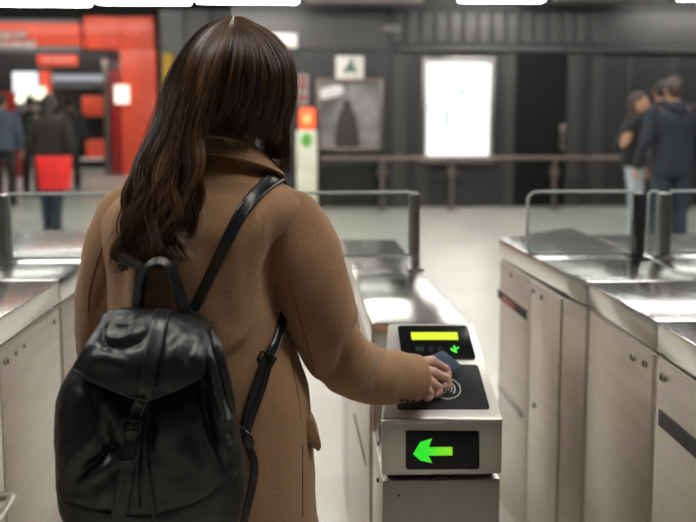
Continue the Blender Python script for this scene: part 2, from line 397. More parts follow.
# ---------------------------------------------------------------- ceiling lights
LG = 'long ceiling strip lights'
def strip_light(x, y, z, L, lit, label, rot=0):
    r = empty('strip_light', (x, y, z), label, 'ceiling light', LG)
    m = MB(); m.box((x-L/2, y-.11, z+.03), (x+L/2, y+.11, z+.10), .015); m.build('housing', M['grey'], r)
    m = MB(); m.box((x-L/2+.01, y-.10, z-.03), (x+L/2-.01, y+.10, z+.031), .02); m.build('diffuser', M['tube'] if lit else M['tube_off'], r)
    for s in (-1, 1):
        m = MB(); m.tube([(x+s*L*.35, y, z+.1), (x+s*L*.35, y, CZ)], .012, 6); m.build('hanger', M['grey'], r)
    return r
LY = 11.3
segs = [(-4, 89.5, 1, 7.2), (97, 190, 1, 5.7), (196.5, 298, 1, 4.6), (305, 424, 0, 4.5), (459, 543.5, 1, 3.6), (553, 668, 0, 2.5), (679, 780, 1, 2.2)]
names = ['lit strip light at far left end of the overhead row', 'lit strip light overhead just left of the long haired head', 'lit strip light directly above the long haired head',
 'unlit grey strip light above the framed advert', 'lit strip light above the glowing map case and doorway', 'unlit strip light overhead right of the doorway', 'lit strip light above the man in the navy jacket']
for (a, b, lit, pb), nm in zip(segs, names):
    A, B = U(a, pb, LY), U(b, pb, LY)
    o = strip_light((A.x+B.x)/2, LY, A.z+.08, B.x-A.x, lit, nm)
for y, xs in ((8.6, (-5, -2.5, 0, 2.5, 5)), (6.2, (-5.0, -2.5, 0.0, 2.5, 5.0)), (3.8, (-4.6, -1.9, 2.1, 4.8)), (1.5, (-3.2, 3.2)), (.75, (-1.1, 1.1))):
    for x in xs:
        o = strip_light(x, y, 3.6, 1.6, 1, 'lit strip light in unseen rows added over the gates');  # unseen rows, added and spaced for the light they throw
for x in (-10.2, -7.6, -5.0): strip_light(x, 17.4, 4.5, 2.4, 1, 'lit strip light added out of view before the red shop')  # added above the view to brighten the red shop front
for x in (-9, -6.5): strip_light(x, 21.6, 4.5, 1.6, 1, 'lit strip light inside the red shop')
# ================================================================== GATES
ZT, ZS = 1.0, .928              # cabinet top, underside of the top slab
def pp(pts, z): return [V((x, y, z)) for x, y in pts]
def screws(pts, n, r, name, mm, parent):
    for p in pts:
        p = V(p); m = MB(); m.tube([p-V(n)*.002, p+V(n)*.0035], r, 10); m.build(name, mm, parent)
def cabinet(name, label, lane, plan_top, plan_body, doors, group=None, zt=ZT, zs=ZS):
    """lane: +1 if the lane lies on the -X side (face looks to -X), -1 otherwise"""
    cx = sum(p[0] for p in plan_top)/len(plan_top); cy = sum(p[1] for p in plan_top)/len(plan_top)
    r = empty(name, (cx, cy, 0), label, 'ticket gate', group)
    m = MB(); m.prism(pp(plan_top, zs+.004), pp(plan_top, zt), .006); m.build('top_cover', M['steel_top'], r, True, 30)
    m = MB(); m.prism(pp(plan_body, .0), pp(plan_body, zs-.004), .003); m.build('body', M['steel_face'], r, True, 30)
    c = V((sum(p[0] for p in plan_body)/len(plan_body), sum(p[1] for p in plan_body)/len(plan_body), 0))
    inner = [(p[0]*.97+c.x*.03, p[1]*.97+c.y*.03) for p in plan_body]
    m = MB(); m.prism(pp(inner, .02), pp(inner, zs+.006)); m.build('plinth', M['seam'], r, False)
    return r
def face_panel(r, name, x0, y0, x1, y1, z0, z1, out, m_, th=.006):
    """flat door leaf on a vertical face running from (x0,y0) to (x1,y1); out is the side it stands out to"""
    a, b = V((x0, y0, 0)), V((x1, y1, 0)); d = (b-a).normalized(); n = V((d.y, -d.x, 0))
    if n.x*out < 0: n = -n
    bot = [a+n*-.004, b+n*-.004, b+n*th, a+n*th]
    m = MB(); m.prism([p+V((0, 0, z0)) for p in bot], [p+V((0, 0, z1)) for p in bot], .002)
    o = m.build(name, m_, r, True, 30); return o, n
# ---- right bank: far, middle, near units
def tp(px, py, z=ZT): p = UZ(px, py, z); return (p.x, p.y)
T1, T2, T3 = tp(497, 238.6), tp(586.5, 281.7), tp(656.5, 321.8)
XF = T3[0]+.006
ym = T2[1]; yn = T3[1]
far_top = [(T1[0]+.004, T1[1]-.02), (T2[0]-.014, ym+.115), (T2[0]-.003, ym+.003), (1.08, ym+.003), (1.08, 3.06), (T1[0]+.03, T1[1]+.03)]
fa = (T1[0]+.014, T1[1]-.015); fb = (T2[0]-.022, ym+.12)
far_body = [fa, fb, (T2[0]+.003, ym+.004), (1.07, ym+.004), (1.07, 3.05), (fa[0]+.04, 2.88)]
rf = cabinet('ticket_gate', 'far stainless gate cabinet of the right bank, with a red edged slot and angled corner', 1, far_top, far_body, None, 'right bank of gate cabinets')
def fx(Y): return fb[0]+(fa[0]-fb[0])*(Y-fb[1])/(fa[1]-fb[1])
ysm = UX(530, 350, fx(2.45)).y
o, n = face_panel(rf, 'door_panel', fx(fa[1]-.01), fa[1]-.01, fx(ysm+.004), ysm+.004, .03, ZS-.008, -1, M['steel_face'])
for pa, pb, h, mm in (((499.5, 293), (527.5, 315.5), .034, 'seam'), ((499, 388), (523.5, 412), .026, 'steel_dark')):
    a_, b_ = UX(*pa, fx(2.8)), UX(*pb, fx(2.5)); q = MB(); zc = (a_.z+b_.z)/2
    q.prism([(fx(a_.y)-.009, a_.y, zc-h/2), (fx(b_.y)-.009, b_.y, zc-h/2), (fx(b_.y)+.004, b_.y, zc-h/2), (fx(a_.y)+.004, a_.y, zc-h/2)], [(fx(a_.y)-.009, a_.y, zc+h/2), (fx(b_.y)-.009, b_.y, zc+h/2), (fx(b_.y)+.004, b_.y, zc+h/2), (fx(a_.y)+.004, a_.y, zc+h/2)], .002)
    s_ = q.build('slot', M[mm], o, True)
    if mm == 'seam':
        q = MB(); y0, y1 = a_.y*.8+b_.y*.2, a_.y*.35+b_.y*.65
        q.prism([(fx(y0)-.0105, y0, zc-.010), (fx(y1)-.0105, y1, zc-.010), (fx(y1), y1, zc-.010), (fx(y0), y0, zc-.010)], [(fx(y0)-.0105, y0, zc+.008), (fx(y1)-.0105, y1, zc+.008), (fx(y1), y1, zc+.008), (fx(y0), y0, zc+.008)], .001); q.build('red_light', M['red_dark'], s_)
o2, n = face_panel(rf, 'door_panel', fx(ysm-.004), ysm-.004, fx(fb[1]+.008), fb[1]+.008, .03, ZS-.008, -1, M['steel_face'])
screws([UX(533, 291, fx(2.42)-.005), UX(541, 297, fx(2.36)-.005), UX(533.5, 405, fx(2.42)-.005)], (-1, 0, 0), .008, 'screw', M['steel_dark'], o2)
screws([UX(511, 275, fx(2.65)-.005)], (-1, 0, 0), .008, 'screw', M['steel_dark'], o)
mid_top = [(T2[0], ym-.002), (T3[0], yn+.003), (1.46, yn+.003), (1.46, ym-.002)]
mid_body = [(XF, ym-.003), (XF, yn+.004), (1.45, yn+.004), (1.45, ym-.003)]
rm = cabinet('ticket_gate', 'middle stainless gate cabinet of the right bank, with two key locks near its corner', 1, mid_top, mid_body, None, 'right bank of gate cabinets')
o, n = face_panel(rm, 'door_panel', XF, ym-.015, XF, yn+.012, .03, ZS-.008, -1, M['steel_face'])
def lock(o, px, py, X, sg=-1):
    p = UX(px, py, X); q = MB(); q.tube([p-V((.004*sg, 0, 0)), p+V((.006*sg, 0, 0))], .010, 16); k = q.build('lock', M['steel'], o, True)
    q = MB(); q.box(p+V((.006*sg-.002, -.0018, -.006)), p+V((.006*sg+.002, .0018, .006))); q.build('keyhole', M['seam'], k)
lock(o, 633.5, 357, XF-.006); lock(o, 645.5, 363, XF-.006)
near_top = [(T3[0], yn-.003), (T3[0]+.002, .65), (1.46, .65), (1.46, yn-.003)]
near_body = [(XF, yn-.004), (XF, .66), (1.45, .66), (1.45, yn-.004)]
rn = cabinet('ticket_gate', 'nearest stainless gate cabinet of the right bank, with a long black slot in its side', 1, near_top, near_body, None, 'right bank of gate cabinets')
o, n = face_panel(rn, 'door_panel', XF, yn-.012, XF, .70, .03, ZS-.008, -1, M['steel_face'])
a_, b_ = UX(659.5, 408.5, XF-.006), UX(659.5, 425.5, XF-.006)
q = MB(); q.box((XF-.009, 1.0, b_.z), (XF+.002, a_.y, a_.z), .002); q.build('slot', M['seam'], o)
lock(o, 663.5, 377, XF-.006)
# glass leaves with clamp posts on the far unit
def glass_leaf(parent, x0, x1, y, z0, z1, left_round=True, right_round=True, rad=.03, th=.010):
    pts = []
    for qx, qz, a0 in ((1, 1, 0), (-1, 1, 90), (-1, -1, 180), (1, -1, 270)):
        rr = rad if (qx < 0 and left_round) or (qx > 0 and right_round) else .003
        cx_ = x1-rr if qx > 0 else x0+rr; cz_ = z1-rr if qz > 0 else z0+rr
        for k in range(6):
            a = math.radians(a0+90*k/5); pts.append((cx_+rr*math.cos(a), cz_+rr*math.sin(a)))
    m = MB(); m.prism([(a, y-th/2, b) for a, b in pts], [(a, y+th/2, b) for a, b in pts])
    g = m.build('glass_leaf', M['glass'], parent, False)
    m = MB(); n = len(pts); P = [V((a, y, b)) for a, b in pts]; 
    m.tube(P+[P[0]], .0050, 6, ratio=.28, up=(0, 1, 0), cap=False); m.build('polished_edge', M['glass_edge'], g)
    return g
def leaf_post(parent, x, y, z0, z1, w, m_):
    m = MB(); m.box((x-w/2, y-.03, z0), (x+w/2, y+.03, z1), .008); m.box((x-w/2-.012, y-.045, z0), (x+w/2+.012, y+.045, z0+.012), .004)
    return m.build('clamp_post', m_, parent)
GY = 2.36
zt = U(600, 191.5, GY).z
glass_leaf(rf, U(527, 228, GY).x, U(632.5, 228, GY).x, GY, ZT+.012, zt, True, False)
leaf_post(rf, U(637.3, 228, GY).x, GY, ZT-.005, zt-.004, .030, M['black_plastic'])
# second lane unit to the right
r2 = cabinet('ticket_gate', 'stainless gate cabinet behind the right bank, carrying the grey post and right glass leaf', 1,
  [(1.084, ym+.004), (1.62, ym+.004), (1.62, 2.85), (1.084, 2.85)], [(1.09, ym+.01), (1.61, ym+.01), (1.61, 2.84), (1.09, 2.84)], None, 'right bank of gate cabinets')
px2 = U(661, 228, GY).x
leaf_post(r2, px2+.006, GY, ZT-.005, zt-.004, .030, M['steel_dark'])
glass_leaf(r2, px2-.045, px2-.016, GY, ZT+.012, zt, True, False, .012)
glass_leaf(r2, px2+.028, 1.58, GY, ZT+.012, zt, False, True)
# ---- left bank
XL = -.724; yl = tp(56.8, 280)[1]
lf = cabinet('ticket_gate', 'stainless gate cabinet at the left edge, with a key lock in its side', -1,
  [(XL, yl-.003), (XL, .7), (-1.35, .7), (-1.35, yl-.003)], [(XL-.006, yl-.004), (XL-.006, .71), (-1.34, .71), (-1.34, yl-.004)], None, 'left bank of gate cabinets')
lb = cabinet('ticket_gate', 'stainless gate cabinet of the left bank behind the camel coat sleeve', -1,
  [(XL, yl+.003), (XL, 3.05), (-1.35, 3.05), (-1.35, yl+.003)], [(XL-.006, yl+.004), (XL-.006, 3.04), (-1.34, 3.04), (-1.34, yl+.004)], None, 'left bank of gate cabinets')
ys = UX(1.5, 400, XL).y
o, n = face_panel(lf, 'door_panel', XL-.006, yl-.012, XL-.006, ys+.003, .03, ZS-.008, 1, M['steel_face'])
lock(o, 5, 361, XL, 1)
screws([UX(16, 353, XL), UX(54, 322, XL), UX(24, 346, XL)], (1, 0, 0), .006, 'screw', M['steel_dark'], o)
o, n = face_panel(lf, 'door_panel', XL-.006, ys-.003, XL-.006, .72, .03, ZS-.008, 1, M['steel_face'])
p = UX(2, 504, XL+.02); q = MB(); q.tube([p+V((-.026, .03, 0)), p+V((.010, .025, .004)), p+V((.016, -.02, -.0)), p+V((.016, -.12, -.01))], .010, 12, steps=20); q.build('handle', M['steel'], o)
o, n = face_panel(lb, 'door_panel', XL-.006, yl+.012, XL-.006, yl+.6, .03, ZS-.008, 1, M['steel_face'])
px_ = U(5.5, 228, GY).x
LBp = empty('glass_barrier', (px_, GY, ZT), 'clear glass barrier leaf with a grey clamp post on the left gate top', 'glass barrier')
leaf_post(LBp, px_, GY, ZT+.001, zt, .024, M['steel_dark'])
glass_leaf(LBp, px_+.016, U(150, 228, GY).x, GY, ZT+.012, zt, False, True)
glass_leaf(LBp, px_-.33, px_-.016, GY, ZT+.012, zt, True, False)
# ---- centre bank (cabinet behind the validator)
ZC = .970
ct = [(.131, 1.712), (.361, 1.712), (.363, 1.80), (.355, 1.94), (.338, 2.15), (.335, 2.5), (.325, 2.95), (.105, 2.95)]
cb = [(.135, 1.712), (.345, 1.712), (.343, 1.94), (.330, 2.4), (.318, 2.94), (.112, 2.94)]
cen = cabinet('ticket_gate', 'stainless gate cabinet in the centre, behind the validator the hand rests on', 1, ct, cb, None, None, ZC, .900)
pX = U(416.5, 228, GY).x
leaf_post(cen, pX-.006, GY, ZC-.005, zt, .028, M['steel_dark'])
glass_leaf(cen, pX-.56, pX-.022, GY, ZT+.012, zt, True, False)
def cfx(Y): return .135-.023*(Y-1.712)/1.228
yc = UX(351, 450, .125).y
o, n = face_panel(cen, 'door_panel', cfx(1.725), 1.725, cfx(yc-.004), yc-.004, .03, .892, -1, M['steel_face'])
o, n = face_panel(cen, 'door_panel', cfx(yc+.004), yc+.004, cfx(2.93), 2.93, .03, .892, -1, M['steel_face'])
# ================================================================== VALIDATOR
VY = 1.433
TA = math.radians(24)
P0 = U(442, 418, VY)
TN = V((0, -math.sin(TA), math.cos(TA)))        # normal of the tilted top
def T(px, py, h=0): return UP_(px, py, P0+TN*h, TN)
ux = V((1, 0, 0)); uy = V((0, math.cos(TA), math.sin(TA)))
val = empty('ticket_validator', (P0.x, VY+.1, 0), 'stainless ticket validator with sloping black reader and lit green arrow', 'ticket validator')
# head: wedge with sloping top
fl, fr, bl, br = T(381.3, 418.3), T(503, 418.3), T(388.2, 322.8), T(474.3, 322.8)
ZB = U(442, 475.3, VY).z
def drop(p, z): return V((p.x, p.y, z))
m = MB()
side = [fl, fr, br, bl]
top = [p for p in side]; bot = [drop(p, ZB) for p in side]
m.prism(bot, top, .006); m.build('head', M['steel'], val, True, 30)
# raised lip along front of head
m = MB(); a, b = U(381.5, 421, VY-.002), U(502.6, 421, VY-.002)
m.box((a.x, VY-.006, a.z-.006), (b.x, VY+.01, a.z+.001), .002); m.build('lip', M['steel'], val)
def tprism(pts, h0, h1, name, mm, parent, bev=.0):
    m = MB(); m.prism([T(*p)+TN*h0 for p in pts], [T(*p)+TN*h1 for p in pts], bev); return m.build(name, mm, parent, True, 30)
def roundpoly(pts, r, n=4):
    out = []; m = len(pts)
    for i in range(m):
        p, a, b = V(pts[i]), V(pts[i-1]), V(pts[(i+1) % m])
        u, w = (a-p).normalized(), (b-p).normalized()
        for k in range(n+1):
            t = k/n; q = (p+u*r)*(1-t)**2 + p*2*t*(1-t) + (p+w*r)*t*t; out.append((q.x, q.y))
    return out
z1 = 4.746
def q1(x, y): return (380+x/z1, 310+y/z1)
scr = tprism(roundpoly([q1(82, 76), q1(414, 76), q1(456, 236), q1(104, 236)], 3.2), -.001, .0022, 'screen', M['black_gloss'], val, .0006)
dm, dnt, db = nodes('yellow_green_display'); N = dnt.nodes; L = dnt.links
br_ = N.new('ShaderNodeTexBrick'); br_.inputs['Scale'].default_value = 1; br_.offset = 0; br_.inputs['Brick Width'].default_value = .0031; br_.inputs['Row Height'].default_value = .0031; br_.inputs['Mortar Size'].default_value = .0002
br_.inputs['Color1'].default_value = (.60, .80, .004, 1); br_.inputs['Color2'].default_value = (.66, .84, .006, 1); br_.inputs['Mortar'].default_value = (.5, .62, .01, 1)
tc = N.new('ShaderNodeTexCoord'); L.new(tc.outputs['Object'], br_.inputs['Vector']); L.new(br_.outputs['Color'], db.inputs['Emission Color'])
db.inputs['Emission Strength'].default_value = 1.25; db.inputs['Base Color'].default_value = (.05, .06, .01, 1)
disp = tprism([q1(146, 110), q1(366, 110), q1(371, 145), q1(151, 145)], .0018, .003, 'display', dm, scr)
gm = emit('green_glow', (.06, .95, .04), 1.5)
m = MB()
def tstroke(m, pts, w, h=.0024):
    m.tube([T(*p)+TN*h for p in pts], w, 6, up=TN, ratio=.25, round_end=True)
tstroke(m, [q1(372, 182), q1(358, 190), q1(350, 198), q1(362, 204)], .0016)
tstroke(m, [q1(338, 186), q1(344, 196), q1(352, 200)], .0018)
tstroke(m, [q1(352, 174), q1(355, 190), q1(362, 206)], .0016)
m.ell(T(*q1(345, 194))+TN*.0022, (.004, .004, .0008)); m.build('status_light', gm, scr)
m = MB()
for rr in (8, 14, 20):
    tstroke(m, [q1(262+rr*1.5*math.cos(a), 188+rr*.85*math.sin(a)) for a in [(-.9+1.8*k/8) for k in range(9)]], .0006)
    tstroke(m, [q1(262-rr*1.5*math.cos(a), 188+rr*.85*math.sin(a)) for a in [(-.9+1.8*k/8) for k in range(9)]], .0006)
m.build('contactless_mark', mat('dim_grey_print', (.018, .018, .018), .5, spec=.2), scr)
m = MB(); pts = [q1(166, 178), q1(206, 178), q1(210, 200), q1(170, 200)]; m.prism([T(*p)+TN*.0018 for p in pts], [T(*p)+TN*.0027 for p in pts]); m.build('dim_window', mat('dim_green_window', (.006, .014, .008), .5, spec=.2), scr)
pad = tprism(roundpoly([q1(100, 262), q1(464, 262), q1(523, 472), q1(80, 472)], 3.5), -.001, .0026, 'reader_pad', M['rubber_pad'], val, .0008)
wm = mat('white_print', (.70, .70, .68), .5)
m = MB(); c0 = (438, 388.4)
# printed ring: true circle on the sloped plane
C0 = T(445.8, 389)
ring = [C0+ux*(.0305*math.cos(2*PI*k/48))+uy*(.0305*math.sin(2*PI*k/48))+TN*.0027 for k in range(49)]
m.tube(ring, .0009, 6, up=TN, ratio=.3, cap=False)
for rr in (.010, .0165, .023):
    m.tube([C0+ux*(-.004+rr*math.cos(a))+uy*(rr*math.sin(a))+TN*.0027 for a in [(-.75+1.5*k/10) for k in range(11)]], .0011, 6, up=TN, ratio=.3)
hnd = [(-.020, -.012), (-.012, -.016), (-.004, -.013), (-.001, -.006), (-.006, -.001), (-.012, -.003), (-.014, -.008), (-.008, -.009)]
m.tube([C0+ux*a+uy*b+TN*.0027 for a, b in hnd], .0009, 6, steps=30, up=TN, ratio=.3)
m.tube([C0+ux*a+uy*b+TN*.0027 for a, b in ((-.022, .004), (-.015, .008), (-.008, .005))], .0009, 6, steps=12, up=TN, ratio=.3)
m.build('tap_symbol', wm, pad)
# small fixings on head's side
screws([UX(378.5, 443, fl.x), UX(378, 480, fl.x)], (-1, 0, 0), .005, 'screw', M['steel_dark'], val)
# arrow display on the front
def F(px, py, Y): return U(px, py, Y)
def fprism(pts, y0, y1, name, mm, parent, bev=0):
    m = MB(); m.prism([F(p[0], p[1], VY)+V((0, y0, 0)) for p in pts], [F(p[0], p[1], VY)+V((0, y1, 0)) for p in pts], bev); return m.build(name, mm, parent, True, 30)
ap = fprism(roundpoly([(405.6, 430.6), (479.2, 430.2), (479.2, 468.8), (405.6, 469.2)], 3), .002, -.003, 'arrow_display', M['black_gloss'], val, .0006)
am, ant, ab = nodes('green_arrow_leds'); N = ant.nodes; L = ant.links
tc = N.new('ShaderNodeTexCoord'); sp = N.new('ShaderNodeSeparateXYZ'); L.new(tc.outputs['Generated'], sp.inputs[0])
rp = N.new('ShaderNodeValToRGB'); e = rp.color_ramp.elements; e[0].position = .35; e[0].color = (.03, .85, .03, 1); e[1].position = 1; e[1].color = (.30, .80, .015, 1)
L.new(sp.outputs[0], rp.inputs[0])
bk = N.new('ShaderNodeTexBrick'); bk.offset = 0; bk.inputs['Scale'].default_value = 1; bk.inputs['Brick Width'].default_value = .0026; bk.inputs['Row Height'].default_value = .0026; bk.inputs['Mortar Size'].default_value = .00035
bk.inputs['Color1'].default_value = bk.inputs['Color2'].default_value = (1, 1, 1, 1); bk.inputs['Mortar'].default_value = (.55, .55, .55, 1)
mp = N.new('ShaderNodeMapping'); mp.inputs['Rotation'].default_value = (PI/2, 0, 0); L.new(tc.outputs['Object'], mp.inputs[0]); L.new(mp.outputs[0], bk.inputs['Vector'])
mx = N.new('ShaderNodeMix'); mx.data_type = 'RGBA'; mx.blend_type = 'MULTIPLY'; mx.inputs[0].default_value = 1
L.new(rp.outputs[0], mx.inputs[6]); L.new(bk.outputs['Color'], mx.inputs[7]); L.new(mx.outputs[2], ab.inputs['Emission Color']); ab.inputs['Emission Strength'].default_value = 1.15
ab.inputs['Base Color'].default_value = (.01, .03, .01, 1)
def r6(x, y): return (350+x/3.48, 372+y/3.48)
arrow = [r6(219, 283), r6(244, 241), r6(284, 229), r6(273, 259), r6(355, 259), r6(355, 287), r6(272, 288), r6(285, 314), r6(244, 305)]
fprism(arrow, -.0025, -.0042, 'green_arrow', am, ap)
# lower pedestal
m = MB(); a, b = U(382.3, 481, VY+.004), U(500.3, 481, VY+.004); 
m.box((a.x, VY+.004, .03), (b.x, 1.684, a.z), .004); m.build('pedestal', M['steel'], val, True, 30)
m = MB(); m.box((a.x+.012, VY+.02, 0), (b.x-.012, 1.67, ZB+.01)); m.build('core', M['seam'], val, False)
m = MB(); c = U(440, 480, VY); m.box((c.x-.015, VY-.001, c.z-.002), (c.x+.015, VY+.03, c.z+.007), .002); m.build('catch', M['black_plastic'], val)
screws([U(399, 495, VY+.004)], (0, -1, 0), .0022, 'rivet', M['seam'], val)
# angled slot on the left side of the centre cabinet
m = MB(); A, B = UX(354.5, 415, cfx(2.2)-.007), UX(366, 464, cfx(1.76)-.007)
m.tube([A, A.lerp(B, .5), B], .008, 8, ratio=.35, up=(1, 0, 0)); m.build('side_slot', M['seam'], cen)
# ================================================================== PEOPLE
def head_mb(m, c, fwd, s=1.0, up=V((0, 0, 1))):
    """head with brow, nose, lips, chin and ears; c is the middle of the head"""
    f = V(fwd).normalized(); r = f.cross(up).normalized(); u = r.cross(f)
    B = Matrix((r, f, u)).transposed()
    def fn(d, p):
        x, y, z = d
        q = V(p)
        if z < 0: q.x *= 1-.28*min(1, -z*1.1)**1.4            # jaw narrows
        if y > 0 and z < -.15: q.y *= 1.04
        if y < 0 and z < -.3: q.y *= 1-.35*min(1, (-z-.3)*1.6)
        fr = max(0, y)**3
        g = lambda cx, cz, w, h: math.exp(-((x-cx)/w)**2-((z-cz)/h)**2)*fr
        q.y += .020*g(0, -.18, .10, .16)+.006*g(0, .02, .10, .18)        # nose
        q.y -= .009*(g(.36, .03, .17, .10)+g(-.36, .03, .17, .10))       # eye sockets
        q.y += .005*(g(.32, .20, .25, .07)+g(-.32, .20, .25, .07))       # brows
        q.y += .006*g(0, -.47, .20, .05)+.006*g(0, -.56, .18, .05)-.004*g(0, -.515, .22, .02)  # lips
        q.y += .009*g(0, -.80, .25, .12)                              # chin
        return V((q.x*s, q.y*s, q.z*s))
    m.ell(c, (.074, .094, .115), B, 40, 32, fn)
    for sx_ in (-1, 1):
        e = V(c)+B @ V((sx_*.073*s, -.012*s, -.01*s))
        m.ell(e, (.010*s, .019*s, .031*s), B, 12, 10)
    return B
def finger(m, pts, r0, r1):
    m.tube(pts, lin([r0, r0*.97, r1*1.05, r1], 12), 10, steps=12, round_end=True)
def hand_mb(w, fd, side, back, s=1.0, curl=.5, thumb=1):
    """relaxed hand: w wrist, fd finger direction, back = normal of the back of the hand, side = towards the thumb"""
    m = MB(); f = V(fd).normalized(); b = V(back); b = (b-f*b.dot(f)).normalized(); t = f.cross(b); 
    if t.dot(V(side)) < 0: t = -t
    lens = [(.088, .043, .025, .020), (.090, .047, .029, .021), (.084, .043, .026, .020), (.077, .034, .020, .018)]
    for k in range(4):
        off = (1.5-k)*.0195
        kn = V(w)+(f*lens[k][0]+t*off+b*(.004-.003*abs(1.2-k)))*s
        m.tube([V(w)+t*(off*.55*s)-f*.02*s, V(w).lerp(kn, .5)-b*.002*s, kn], [.0125*s, .0125*s, .0105*s], 12, steps=8, round_end=True)
        a = .25+.12*k*.6; p = kn; pts = [kn]
        for j in range(3):
            a2 = (a+curl*(.35+.5*j)); d = f*math.cos(a2)-b*math.sin(a2)+t*(.10*(1.5-k)*(1-.4*j)*(1-curl*.5))
            p = p+d.normalized()*lens[k][1+j]*s; pts.append(p)
        finger(m, pts, .0092*s*(1 if k < 3 else .88), .0070*s*(1 if k < 3 else .88))
    th = [V(w)+(f*.012+t*.020-b*.004)*s, V(w)+(f*.042+t*.044-b*.016)*s, V(w)+(f*.072+t*.052-b*.026)*s, V(w)+(f*.095+t*.048-b*.034)*s]
    m.tube(th, [.0145*s, .013*s, .0105*s, .008*s], 12, steps=14, round_end=True)
    m.tube([V(w)+(f*.03+t*.01-b*.006)*s, V(w)+(f*.07-t*.006-b*.005)*s], [.018*s, .017*s], 12, ratio=.8, up=b, round_end=True)
    return m
def torso_rings(J, grow=0.0, zs=None, depth=1.0):
    pel, nk = J['pelvis'], J['neck']; rx = (J['shr']-J['shl']).normalized(); rx = V((rx.x, rx.y, 0)).normalized(); fy = V((0, 0, 1)).cross(rx)
    sw = (J['shr']-J['shl']).length/2; h = nk.z-pel.z
    prof = zs or [(-.10, .86, .62), (0, .88, .66), (.15, .84, .62), (.32, .76, .56), (.5, .83, .60), (.68, .93, .64), (.82, .97, .60), (.89, .74, .48), (.97, .48, .38), (1.02, .34, .34), (1.10, .31, .31)]
    out = []
    for t, a, b in prof:
        c = pel.lerp(nk, t); ring = []
        for k in range(40):
            an = 2*PI*k/40; ca, sa = math.cos(an), math.sin(an); e = .85
            x = math.copysign(abs(ca)**e, ca)*(a*sw+grow); y = math.copysign(abs(sa)**e, sa)*(b*sw*depth+grow)
            ring.append(c+rx*x+fy*y)
        out.append(ring)
    return out, fy
def dense(rings, n):
    return [list(r) for r in zip(*[catmull([r[k] for r in rings], n) for k in range(len(rings[0]))])]
def foot_mb(m, an, fwd, s=1.0, g=0.0):
    f = V((fwd[0], fwd[1], 0)).normalized()
    a = V((an.x, an.y, .0))
    m.tube([a-f*.055*s+V((0, 0, .035)), a+f*.02*s+V((0, 0, .042)), a+f*.11*s+V((0, 0, .034)), a+f*.165*s+V((0, 0, .028))], [.036+g, .042+g, .046+g, .030+g], 14, steps=12, ratio=.75, up=(0, 0, 1), round_end=True)
    m.tube([an+V((0, 0, .02)), a+V((0, 0, .05))], [.036+g, .040+g], 12)
def body_mesh(J, s=1.0, voxel=.008, hands=True):
    m = MB(); rg, fy = torso_rings(J); m.loft(dense(rg, 30))
    m.tube([J['neck']-V((0, 0, .03)), J['head']-V((0, 0, .05))], [.058*s, .050*s], 16)
    head_mb(m, J['head'], J['face'], s)
    for q in 'lr':
        sh, el, wr = J['sh'+q], J['el'+q], J['wr'+q]
        m.tube([sh+(J['neck']-sh)*.25, sh, sh.lerp(el, .5), el, el.lerp(wr, .4), wr], [.040*s, .042*s, .040*s, .036*s, .034*s, .026*s], 16, steps=24, round_end=True)
        m.tube([J['hip'+q], J['hip'+q].lerp(J['kn'+q], .4), J['kn'+q], J['kn'+q].lerp(J['an'+q], .35), J['an'+q]], [.085*s, .074*s, .053*s, .052*s, .036*s], 16, steps=24, round_end=True)
        foot_mb(m, J['an'+q], J.get('foot'+q, J['fwd']), s)
    me = remesh(m, voxel, 2, 'person')
    if hands:
        full = mesh_to_mb(me)
        for q in 'lr':
            if J.get('nohand') == q: continue
            fd = J['hand'+q] if 'hand'+q in J else (J['wr'+q]-J['el'+q])
            fdn = V(fd).normalized()
            hm = remesh(hand_mb(J['wr'+q]-fdn*.005, fd, J['fwd'] if abs(fdn.z) > .5 else V((0, 0, 1)), J.get('back'+q, (J['shr']-J['shl'])*(1 if q == 'r' else -1)), s*.95, J.get('curl', .6)), .0022, 2)
            full.add([v.co for v in hm.vertices], [p.vertices for p in hm.polygons])
        me = full.mesh('person')
    return me
def pose(loc, rot, H, **kw):
    """joints of a standing figure of height H facing +Y turned by rot; kw overrides in figure space (x right, y forward)"""
    s = H/1.75
    base = dict(pelvis=(0, 0, .96), neck=(0, .0, 1.47), head=(0, .025, 1.625), shl=(-.19, 0, 1.42), shr=(.19, 0, 1.42), ell=(-.25, -.03, 1.12), elr=(.25, -.03, 1.12),
      wrl=(-.26, .06, .87), wrr=(.26, .06, .87), hipl=(-.095, 0, .92), hipr=(.095, 0, .92), knl=(-.10, .02, .5), knr=(.10, .02, .5), anl=(-.105, -.01, .09), anr=(.105, -.01, .09))
    face = kw.pop('face', (0, 1, 0)); curl = kw.pop('curl', .6); hl = kw.pop('handl', None); hr = kw.pop('handr', None)
    base.update(kw); R = Matrix.Rotation(rot, 3, 'Z'); L_ = V((loc[0], loc[1], 0))
    J = {k: L_+R @ (V(v)*s) for k, v in base.items()}
    J['face'] = R @ V(face); J['fwd'] = R @ V((0, 1, 0)); J['curl'] = curl; J['s'] = s; J['R'] = R
    if hl: J['handl'] = R @ V(hl)
    if hr: J['handr'] = R @ V(hr)
    return J
def fold_noise(me, amp, sc, seed=0):
    n = [v.normal.copy() for v in me.vertices]
    for v, q in zip(me.vertices, n):
        v.co += q*amp*noise.noise(V((v.co.x*sc+seed, v.co.y*sc, v.co.z*sc*.6)))
